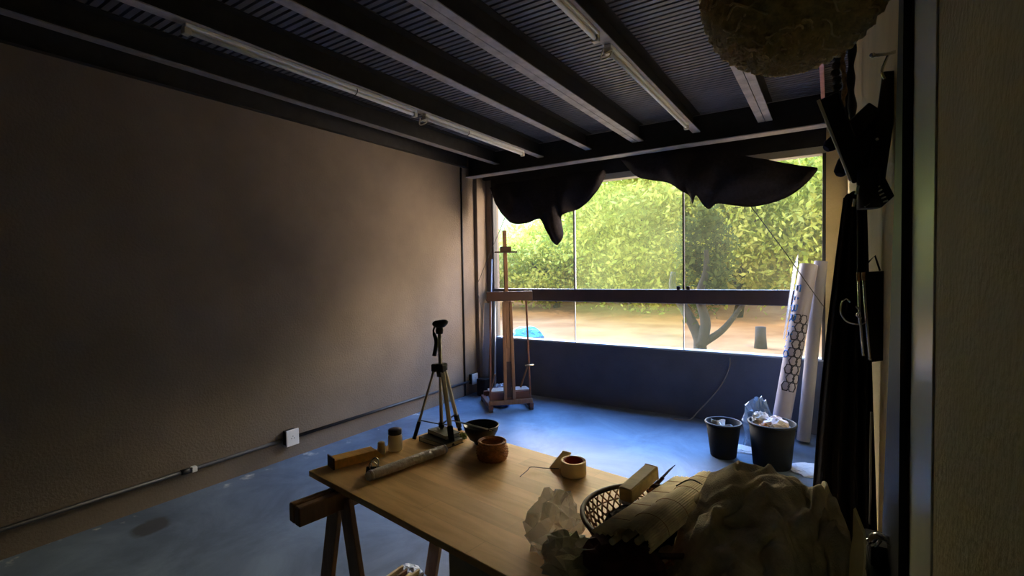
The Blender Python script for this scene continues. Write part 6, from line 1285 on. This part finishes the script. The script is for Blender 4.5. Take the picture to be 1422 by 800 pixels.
heap('khaki_jacket', JACKET, (-.145, 1.32, TT), (.70, 1.22, .96), R_(0), 'crumpled khaki jacket heaped on the right end of the table', 'jacket')
heap('khaki_bag', BAG, (.015, 1.45, TT), (.38, .80, .84), R_(15), 'slumped khaki cloth bag behind the jacket, close to the right wall', 'bag')

# ------------------------------------------------------------------ hanging straw basket
c = Vector((-.065, 1.20, 2.155)); t = thing('straw_basket', c, 'round woven straw basket hanging from the ceiling at top right', 'basket'); bb = tuple(c)
tiltm = Matrix.Rotation(R_(9), 3, 'Y') @ Matrix.Rotation(R_(-6), 3, 'X')
mb = MB(); rows = 30; cols = 120; P = []
for i in range(rows * 2 + 1):
    f = i / (rows * 2); th = PI * (.985 - .80 * f); row = []
    for j in range(cols):
        a = 2 * PI * j / cols
        d = Vector((math.sin(th) * math.cos(a), math.sin(th) * math.sin(a), math.cos(th)))
        wv = .0036 * math.cos(j * PI / 2.5 + (i // 2) * PI) + .0034 * math.cos(i * PI)
        rr_ = 1 + .03 * nz(d, 2.2, 5)
        q = Vector((d.x * .178, d.y * .178, d.z * .186)) * rr_ + d * (wv + .0015 * nz(d, 30, 2))
        row.append(c + tiltm @ q)
    P.append(row)
mb.grid(P, True); solid(mb.build('woven_body', M['straw'], t, bb), .006)
mb = MB(); rg = random.Random(3)
for k in range(190):
    a = rg.uniform(0, 2 * PI); th = rg.uniform(.50, .985) * PI; ln = rg.uniform(.15, .6); pts = []
    for q in range(7):
        aa = a + ln * q / 6; tt = th + .05 * math.sin(q * .9 + k); d = Vector((math.sin(tt) * math.cos(aa), math.sin(tt) * math.sin(aa), math.cos(tt)))
        pts.append(c + tiltm @ (Vector((d.x * .181, d.y * .181, d.z * .189)) * (1.01 + .012 * math.sin(q * 1.7 + k))))
    mb.tube(pts, .0022, 5)
mb.build('loose_straw', M['straw_light'], t, bb)
MB().tube([c + tiltm @ Vector((.105 * math.cos(a), .105 * math.sin(a), .155)) for a in np.linspace(0, 2 * PI, 41)[:-1]], .008, 8, closed=True).build('rim', M['straw'], t, bb)
mb = MB()
for a in (0.4, 2.5, 4.6): mb.tube([c + tiltm @ Vector((.105 * math.cos(a), .105 * math.sin(a), .155)), c + Vector((0, 0, .55)), c + Vector((0, 0, ZD - c.z))], .003, 6)
mb.build('hanging_cord', M['string'], t, bb)

# ------------------------------------------------------------------ things hung on the right wall
o = MB().box((-.062, 3.0, ZB - .004), (-.036, 4.925, ZB + .02), .002).build('pink_batten', M['pink_paint']); o['label'] = ''
tag(o, 'pink painted wooden batten at the ceiling edge beside the right wall', 'batten')
MB().box((-.06, 3.0, ZB + .02), (-.038, 4.92, ZD), 0).build('packing', M['black_steel'], o)
t = thing('hanging_garland', (.05, 3.0, 2.72), 'dark bobbled garland hanging by the right wall under the straw basket', 'garland'); bb = tuple(t.location)
mb = MB()
for k in range(13):
    zc = 2.74 - k * .036; xx = .024 + .004 * math.sin(k * 1.9)
    mb2 = crumple((xx, 3.0, zc), (.021, .02, .019), k * 1.3, .4, 10, 14, False, False); mb.add(mb2.v, mb2.f, True)
mb.build('bobbles', M['garland'], t, bb)
MB().tube(catmull([(.055 + .006 * math.sin(k * 1.3), 3.0 + .005 * math.cos(k), 2.76 - k * .05) for k in range(12)], 50), [.011 + .003 * math.sin(i * 1.1) for i in range(50)], 8).build('gold_cord', M['garland_gold'], t, bb)
MB().tube(catmull([(.088 + .004 * math.sin(k), 3.0, 2.78 - k * .06) for k in range(12)], 40), [.016 + .004 * math.sin(i * .8) for i in range(40)], 8).build('dark_cord', M['garland'], t, bb)
MB().tube([(.055, 3.0, 2.74), (.055, 3.0, ZD)], .003, 6).build('hanging_cord', M['string'], t, bb)

t = thing('wall_hook', (XR, 1.5, 2.05), 'metal coat hook high on the right wall beside the pale post', 'hook'); bb = tuple(t.location)
MB().tube(catmull([(XR, 1.5, 2.06), (.11, 1.49, 2.055), (.085, 1.47, 2.052)], 10), .004, 8).tube([(.085, 1.47, 2.052), (.080, 1.465, 2.052)], [.006, .004], 8).build('peg', M['steel'], t, bb)
MB().tube(catmull([(.118, 1.5, 2.06), (.112, 1.5, 2.045), (.104, 1.5, 2.02), (.11, 1.5, 2.00)], 12), .003, 8).build('loop', M['steel'], t, bb)

Y = 1.52
t = thing('folding_easel', at(1205, 200, Y), 'folded black field easel hung on the right wall', 'easel'); bb = tuple(t.location)
B1 = [at(1151, 133, 1.45), at(1196, 250, 1.52)]; B2 = [at(1238, 100, 1.54), at(1216, 255, 1.54)]
MB().bar(B1[0], B1[1], .040, .022, upv=(0, 1, 0), bev=.003).build('leg', M['black_plastic'], t, bb)
MB().bar(B2[0], B2[1], .036, .024, upv=(0, 1, 0), bev=.003).build('leg', M['black_plastic'], t, bb)
e0 = B1[0] + Vector((-.022, -.008, -.008)); e1 = B1[1] + Vector((-.022, -.008, 0)); MB().tube([e0, e1], .0040, 6).build('metal_edge', M['lamp_white'], t, bb)
MB().bar(at(1166, 196, 1.53), at(1216, 150, 1.55), .042, .018, upv=(0, 1, 0), bev=.003).build('arm', M['black_plastic'], t, bb)
MB().bar(at(1180, 215, 1.55), at(1226, 160, 1.56), .055, .018, upv=(0, 1, 0), bev=.003).build('arm', M['black_plastic'], t, bb)
MB().prism([at(1186, 170, 1.555), at(1220, 150, 1.555), at(1222, 262, 1.555), at(1190, 262, 1.555)], (0, .012, 0)).build('centre_plate', M['black_plastic'], t, bb)
MB().tube([at(1206, 236, 1.50), at(1206, 290, 1.50)], .024, 12).build('clamp_body', M['black_plastic'], t, bb)
MB().prism([at(1214, 262, 1.49), at(1230, 248, 1.49), at(1242, 272, 1.49), at(1224, 288, 1.49)], (0, .02, 0)).build('toothed_clamp', M['black_plastic'], t, bb)
mb = MB()
for k in range(5):
    mb.tube([at(1216 + k * 2.6, 262 + k * 4.6, 1.487), at(1222 + k * 2.8, 258 + k * 5.0, 1.487)], .0020, 5)
mb.build('teeth', M['lamp_white'], t, bb)
for (a_, b_) in (((1192, 258), (1189, 270)), ((1187, 276), (1185, 287)), ((1201, 288), (1208, 283)), ((1217, 192), (1219, 195))):
    MB().tube([at(*a_, 1.48), at(*b_, 1.48)], .0034, 6).build('screw', M['lamp_white'], t, bb)
for a_, b_, lb in (((1147, 207), (1180, 178), 'navy cloth tip poking left from behind the hung folding easel, the upper of two'), ((1166, 243), (1178, 214), 'navy cloth tip hanging below the hung folding easel arm, the lower of two')):
    p, q = at(*a_, 1.56), at(*b_, 1.585)
    o = MB().tube([p, p.lerp(q, .15), p.lerp(q, .6), q], [.010, .017, .018, .014], 12).build('glove_finger', M['navy_cloth']); tag(o, lb, 'glove')

# hung black apron
T = [(1172, 275), (1180, 268), (1190, 266), (1198, 272), (1203, 285)]
Bm = [(1122, 800), (1150, 806), (1180, 804), (1202, 800), (1218, 795)]
n, k = 60, 44; yy = 1.86
Tp = catmull([at(u, v, yy) for u, v in T], n); Bp = catmull([at(u, v, yy) for u, v in Bm], n); P = []
for i in range(n):
    row = []; s_ = i / (n - 1)
    for j in range(k):
        f = j / (k - 1); p = Tp[i].lerp(Bp[i], f)
        p = p + Vector((-.012 * math.sin(PI * f) * (1 - s_), (.012 + .028 * f) * math.sin(s_ * 2 * PI * 4.5 + f * 1.1) + .012 * nz((s_ * 4, f * 3, 0), 1, 2), 0)); row.append(p)
    P.append(row)
o = solid(MB().grid(P).build('black_apron', M['black_cloth']), .004); tag(o, 'long black cloth hanging in folds on the right wall down past the table', 'cloth')

# black portfolio with metal hanger
Y = 1.76; t = thing('black_portfolio', at(1218, 440, Y), 'flat black case hung on the right wall between hanging cloth and leaning board', 'case'); bb = tuple(t.location)
MB().prism([at(1199, 378, Y), at(1232, 376, Y), at(1236, 440, Y), at(1232, 500, Y), at(1211, 503, Y), at(1205, 470, Y)], (0, .025, 0)).build('case', M['black_plastic'], t, bb)
MB().tube([at(1205, 365, Y + .01), at(1215, 355, Y + .01), at(1222, 376, Y + .01)], .003, 6).build('handle', M['black_plastic'], t, bb)
t = thing('metal_hanger', at(1190, 430, 1.72), 'metal trouser hanger with a curled hook in front of the black case', 'hanger'); bb = tuple(t.location)
MB().tube(catmull([at(u, v, 1.72) for u, v in ((1181, 420), (1175, 415), (1169, 421), (1168, 434), (1174, 445), (1186, 450), (1198, 450), (1203, 445))], 30), .0024, 8).build('hook', M['steel'], t, bb)
MB().tube([at(1192, 382, 1.715), at(1194, 440, 1.715), at(1199, 494, 1.715)], .0035, 8).build('rod', M['steel'], t, bb)
MB().tube([at(1199, 382, 1.72), at(1203, 440, 1.72), at(1208, 500, 1.72)], .0035, 8).build('rod', M['steel'], t, bb)
for u in (1192, 1199): MB().tube([at(u, 378, 1.714), at(u, 390, 1.714)], .005, 8).build('end_tip', M['orange'], t, bb)
MB().tube(catmull([at(u, v, 1.71) for u, v in ((1189, 425), (1194, 432), (1190, 438), (1197, 442))], 14), .003, 6).build('clasp', M['steel'], t, bb)
o = MB().tube([at(1191, 290, 1.70), at(1191, 378, 1.712)], .0018, 6).build('hanging_wire', M['string']); tag(o, 'thin wire from the folded easel down to the metal hanger', 'wire')
o = MB().tube(catmull([at(1210, 572, 1.66), at(1209, 620, 1.6), at(1209, 680, 1.5), at(1208, 728, 1.42)], 20), .0026, 6).build('hanging_cable', M['cord_pale']); tag(o, 'pale cable hanging beside the black cloth down to the clamp lamp', 'cable')

# clamp lamp and ledge at lower right, wooden palette on the table end
t = thing('wall_ledge', (.10, 1.42, .84), 'small pale ledge on the right wall under the black clamp', 'ledge'); bb = tuple(t.location)
MB().box((.085, 1.28, .60), (XR - .001, 1.56, .83), .004).build('ledge_block', M['ledge_paint'], t, bb)
MB().box((.075, 1.27, .83), (XR - .001, 1.57, .862), .004).build('ledge_top', M['black_plastic'], t, bb)
t = thing('clamp', (.10, 1.40, .885), 'black clamp with shiny metal jaws on the ledge by the right wall', 'clamp'); bb = tuple(t.location)
MB().box((.082, 1.36, .863), (.125, 1.44, .915), .006).build('body', M['black_plastic'], t, bb)
MB().tube(catmull([(.083, 1.35, .935), (.090, 1.34, .950), (.104, 1.33, .953), (.12, 1.33, .945)], 14), .008, 10).build('jaw', M['steel'], t, bb)
MB().tube([(.072, 1.37, .915), (.085, 1.37, .925)], .007, 10).tube([(.085, 1.37, .90), (.10, 1.36, .935)], .004, 8).build('screw', M['steel'], t, bb)
mb = MB()
out = [(1185, 707), (1191, 722), (1199, 742), (1200, 770), (1198, 800), (1196, 840), (1182, 840), (1179, 800), (1180, 770), (1184, 745)]
y1_ = 1.12
o = mb.prism([at(u, v, y1_) for u, v in out], (.004, .010, 0)).build('wooden_palette', M['palette']); tag(o, 'pale curved wooden palette standing on edge by the right wall', 'palette')

# ------------------------------------------------------------------ outdoors
mb = MB(); P = []
for i in range(60):
    row = []
    for j in range(60):
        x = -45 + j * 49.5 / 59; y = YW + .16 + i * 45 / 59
        z = -.02 + .10 * nz((x, y, 0), .25, 1) * min(1, (y - 5.4) / 3) + max(0, y - 15) * .06
        row.append(Vector((x, y, z)))
    P.append(row)
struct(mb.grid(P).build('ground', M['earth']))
P = []
for i in range(26):
    row = []
    for j in range(70):
        x = -55 + j * 62 / 69; y = 27 + i * 1.2; z = -.2 + (y - 27) * .42 + 1.2 * nz((x, y, 0), .2, 3) * min(1, (y - 27) / 3)
        row.append(Vector((x, y, z)))
    P.append(row)
struct(MB().grid(P).build('hill', M['hill_green']))
struct(MB().box((4.0, 17.5, -.2), (16.0, 23, 8.5)).build('light_blocker_outside', M['blocker_dark']))  # unseen block added to keep outdoor light off the near left wall
rng = np.random.default_rng(5)


def tree(c, h, w, n, leaf, mkey, label, trunk_h, group, squash=1.0, fork=None, clumps=55, low=.25):
    t = thing('tree', c, label, 'tree', group); bb = tuple(c)
    cx_, cy_, cz_ = c; cl = []
    for _ in range(clumps):
        while True:
            d = rng.uniform(-1, 1, 3)
            if np.linalg.norm(d) <= 1: break
        cl.append((d[0] * w * .5, d[1] * w * .5 * squash, h * low + (d[2] * .5 + .5) * h * (1 - low)))
    cl = np.array(cl); idx = rng.integers(0, clumps, n); ctr = cl[idx] + rng.normal(0, 1, (n, 3)) * np.array([w * .095, w * .095 * squash, h * .07])
    a = rng.normal(0, 1, (n, 3)); a /= np.linalg.norm(a, axis=1, keepdims=True); bvec = rng.normal(0, 1, (n, 3)); bvec -= a * (a * bvec).sum(1, keepdims=True); bvec /= np.linalg.norm(bvec, axis=1, keepdims=True)
    s = leaf * rng.uniform(.6, 1.4, (n, 1))
    v = np.stack([ctr - a * s, ctr - bvec * s * .45, ctr + a * s, ctr + bvec * s * .45], 1).reshape(-1, 3)
    me = bpy.data.meshes.new('crown'); me.vertices.add(4 * n); me.vertices.foreach_set('co', v.astype(np.float32).ravel())
    me.loops.add(4 * n); me.loops.foreach_set('vertex_index', np.arange(4 * n, dtype=np.int32)); me.polygons.add(n); me.polygons.foreach_set('loop_start', np.arange(0, 4 * n, 4, dtype=np.int32))
    me.update(); me.validate(); me.materials.append(M[mkey]); o = bpy.data.objects.new('crown', me); COL.objects.link(o); o.parent = t
    mb = MB()
    if fork:
        for pts, rs_ in fork: mb.tube(catmull(pts, 14), [lerp(rs_[0], rs_[1], i / 13) for i in range(14)], 10)
    else:
        mb.tube(catmull([(cx_, cy_, cz_ - .1), (cx_ + .1, cy_, cz_ + trunk_h * .5), (cx_ - .05, cy_ + .1, cz_ + trunk_h)], 8), [.16 - .012 * i for i in range(8)], 8)
        for k in range(5):
            a_ = k * 1.3; q0 = Vector((cx_ - .03, cy_ + .06, cz_ + trunk_h * .75)); mb.tube([q0, q0 + Vector((math.cos(a_) * w * .2, math.sin(a_) * w * .15, h * .22)), q0 + Vector((math.cos(a_) * w * .33, math.sin(a_) * w * .25, h * .42))], [.07, .045, .015], 6)
    mb.build('trunk', M['leaf_trunk'], t, bb)
    return t


G = 'trees outside the window'
tree((-13.0, 16.0, .05), 3.3, 4.6, 15000, .09, 'leaf_pale', 'sparse pale tree outside, seen through the left window pane behind the easel', 1.2, G, clumps=90, low=.10)
tree((-9.2, 17.5, .15), 3.2, 4.4, 18000, .09, 'leaf_yellow', 'yellow green low tree outside behind the bunched drape tail', 1.1, G, clumps=80, low=.08)
tree((-5.9, 17.0, .1), 5.9, 5.2, 26000, .095, 'leaf_green', 'broad green tree outside behind the dusty middle pane', 1.4, G, clumps=90, low=.07)
tree((-2.4, 16.6, .1), 5.7, 5.0, 24000, .095, 'leaf_yellow', 'yellow green tree outside behind the right window pane', 1.3, G, clumps=62, low=.16)
tree((.9, 15.5, .05), 5.4, 4.4, 20000, .095, 'leaf_yellow', 'yellow green tree outside behind the leaning paper rolls', 1.3, G, clumps=62, low=.16)
tree((-4.2, 21.5, .3), 7.0, 7.5, 22000, .12, 'leaf_green', 'tall green tree outside standing behind the row, between the middle and right panes', 1.4, G, clumps=110, low=.06)
tree((-11.5, 22.5, .4), 3.3, 8.0, 16000, .13, 'leaf_green', 'wide green tree outside standing behind the row, beyond the left pane', 1.4, G, clumps=110, low=.05)
# scrub closing the view under the crowns
n = 26000; ctr = np.stack([rng.uniform(-24, 2.5, n), 23.5 + rng.normal(0, .8, n), rng.uniform(.3, 2.6, n)], 1)
ctr[:, 2] *= .75 + .25 * np.sin(ctr[:, 0] * 1.7)
a_ = rng.normal(0, 1, (n, 3)); a_ /= np.linalg.norm(a_, axis=1, keepdims=True); b_ = np.cross(a_, rng.normal(0, 1, (n, 3))); b_ /= np.linalg.norm(b_, axis=1, keepdims=True)
sz = .17 * rng.uniform(.6, 1.4, (n, 1)); v_ = np.stack([ctr - a_ * sz, ctr - b_ * sz * .5, ctr + a_ * sz, ctr + b_ * sz * .5], 1).reshape(-1, 3)
me = bpy.data.meshes.new('undergrowth'); me.from_pydata(v_.tolist(), [], np.arange(4 * n).reshape(-1, 4).tolist()); me.materials.append(M['leaf_green'])
ug = bpy.data.objects.new('undergrowth', me); COL.objects.link(ug); tag(ug, 'green undergrowth closing the view below the tree crowns outside', 'undergrowth', kind='stuff')
fk = [([(-2.05, 9.6, -.1), (-2.05, 9.62, .25), (-2.30, 9.65, .75), (-2.55, 9.7, 1.15), (-2.55, 9.75, 1.5)], (.13, .05)),
      ([(-2.03, 9.6, .1), (-1.92, 9.55, .55), (-2.02, 9.5, 1.05), (-1.9, 9.5, 1.5), (-1.9, 9.5, 1.9)], (.11, .04)),
      ([(-2.0, 9.6, .15), (-1.65, 9.6, .42), (-1.40, 9.6, .75), (-1.25, 9.6, 1.0)], (.075, .025))]
tree((-1.95, 9.6, 0), 2.75, .95, 1500, .07, 'leaf_dark', 'near dark leaved tree with a forked trunk just outside the window', 1, G, fork=fk, clumps=24, low=.27)
o = crumple((-5.75, 9.5, 0), (.38, .3, .2), 2.4, .25).build('blue_tarp', M['tarp']); tag(o, 'bright blue tarpaulin heap on the ground outside behind the easel', 'tarpaulin')
o = MB().lathe([(.0, 0), (.12, 0), (.10, .25), (.095, .44), (.0, .45)], (-1.12, 10.6, -.03), 12).build('tree_stump', M['leaf_trunk']); tag(o, 'short dark tree stump on the earth right of the forked trunk', 'stump')

# ------------------------------------------------------------------ light
sun = bpy.data.lights.new('sun', 'SUN'); sun.energy = 5.0; sun.angle = R_(.6); sun.color = (1.0, .93, .80)
so = bpy.data.objects.new('sun', sun); COL.objects.link(so)
so.rotation_euler = Vector((-.45, .62, -.72)).to_track_quat('-Z', 'Y').to_euler(); so.location = (0, -4, 8)
w = bpy.data.worlds.new('sky'); SC.world = w; w.use_nodes = True; nt = w.node_tree; bg = nt.nodes['Background']
tc = nt.nodes.new('ShaderNodeTexCoord'); sx = nt.nodes.new('ShaderNodeSeparateXYZ'); rp_ = nt.nodes.new('ShaderNodeValToRGB')
nt.links.new(tc.outputs['Generated'], sx.inputs[0]); nt.links.new(sx.outputs['Z'], rp_.inputs['Fac']); nt.links.new(rp_.outputs['Color'], bg.inputs['Color'])
SKY = [(0, (1.1, 1.1, 1.0)), (.19, (1.3, 1.3, 1.15)), (.27, (16, 13.0, 9.0)), (.42, (15, 13, 9.5)), (.54, (2.2, 5.2, 12)), (1.0, (.9, 2.9, 8.5))]
e = rp_.color_ramp.elements
for i, (p_, c_) in enumerate(SKY):
    el = e[i] if i < 2 else e.new(p_)
    el.position = p_; el.color = tuple(v / 25 for v in c_) + (1,)
# the bright side of the sky lies beyond the trees; the half behind the building is dimmer
mr = nt.nodes.new('ShaderNodeMapRange'); mr.interpolation_type = 'SMOOTHSTEP'; mr.inputs['From Min'].default_value = -.6; mr.inputs['From Max'].default_value = .95
mr.inputs['To Min'].default_value = .12; mr.inputs['To Max'].default_value = 3.0
dt = nt.nodes.new('ShaderNodeVectorMath'); dt.operation = 'DOT_PRODUCT'; dt.inputs[1].default_value = (-.55, .83, 0)
nt.links.new(tc.outputs['Generated'], dt.inputs[0]); nt.links.new(dt.outputs['Value'], mr.inputs['Value'])
mt = nt.nodes.new('ShaderNodeMath'); mt.operation = 'MULTIPLY'; mt.inputs[1].default_value = 25.0; nt.links.new(mr.outputs[0], mt.inputs[0]); nt.links.new(mt.outputs[0], bg.inputs['Strength'])
# warm glow low in the sky off to the right, added to light the left wall through the window
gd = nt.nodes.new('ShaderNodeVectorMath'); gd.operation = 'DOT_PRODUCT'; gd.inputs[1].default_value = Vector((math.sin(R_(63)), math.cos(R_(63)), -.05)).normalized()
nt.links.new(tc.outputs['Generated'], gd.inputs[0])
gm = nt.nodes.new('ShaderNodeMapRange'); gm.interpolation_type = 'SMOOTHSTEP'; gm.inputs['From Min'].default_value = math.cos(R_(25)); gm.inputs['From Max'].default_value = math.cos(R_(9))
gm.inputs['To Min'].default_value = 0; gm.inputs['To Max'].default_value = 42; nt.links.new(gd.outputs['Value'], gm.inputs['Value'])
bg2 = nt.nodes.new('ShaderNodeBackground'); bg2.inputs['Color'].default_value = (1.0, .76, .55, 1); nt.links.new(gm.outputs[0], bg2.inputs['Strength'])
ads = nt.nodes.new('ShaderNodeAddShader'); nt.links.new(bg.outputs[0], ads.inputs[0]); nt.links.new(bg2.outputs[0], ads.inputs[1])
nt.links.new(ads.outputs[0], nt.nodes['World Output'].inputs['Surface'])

SC.view_settings.view_transform = 'Standard'; SC.view_settings.look = 'None'; SC.view_settings.gamma = 1.0; SC.view_settings.use_curve_mapping = False
SC.view_settings.exposure = 0.0
SC.cycles.max_bounces = 10; SC.cycles.diffuse_bounces = 5; SC.cycles.transparent_max_bounces = 16
SC.cycles.caustics_reflective = False; SC.cycles.caustics_refractive = False
SC.cycles.use_denoising = True; SC.cycles.sample_clamp_indirect = 8
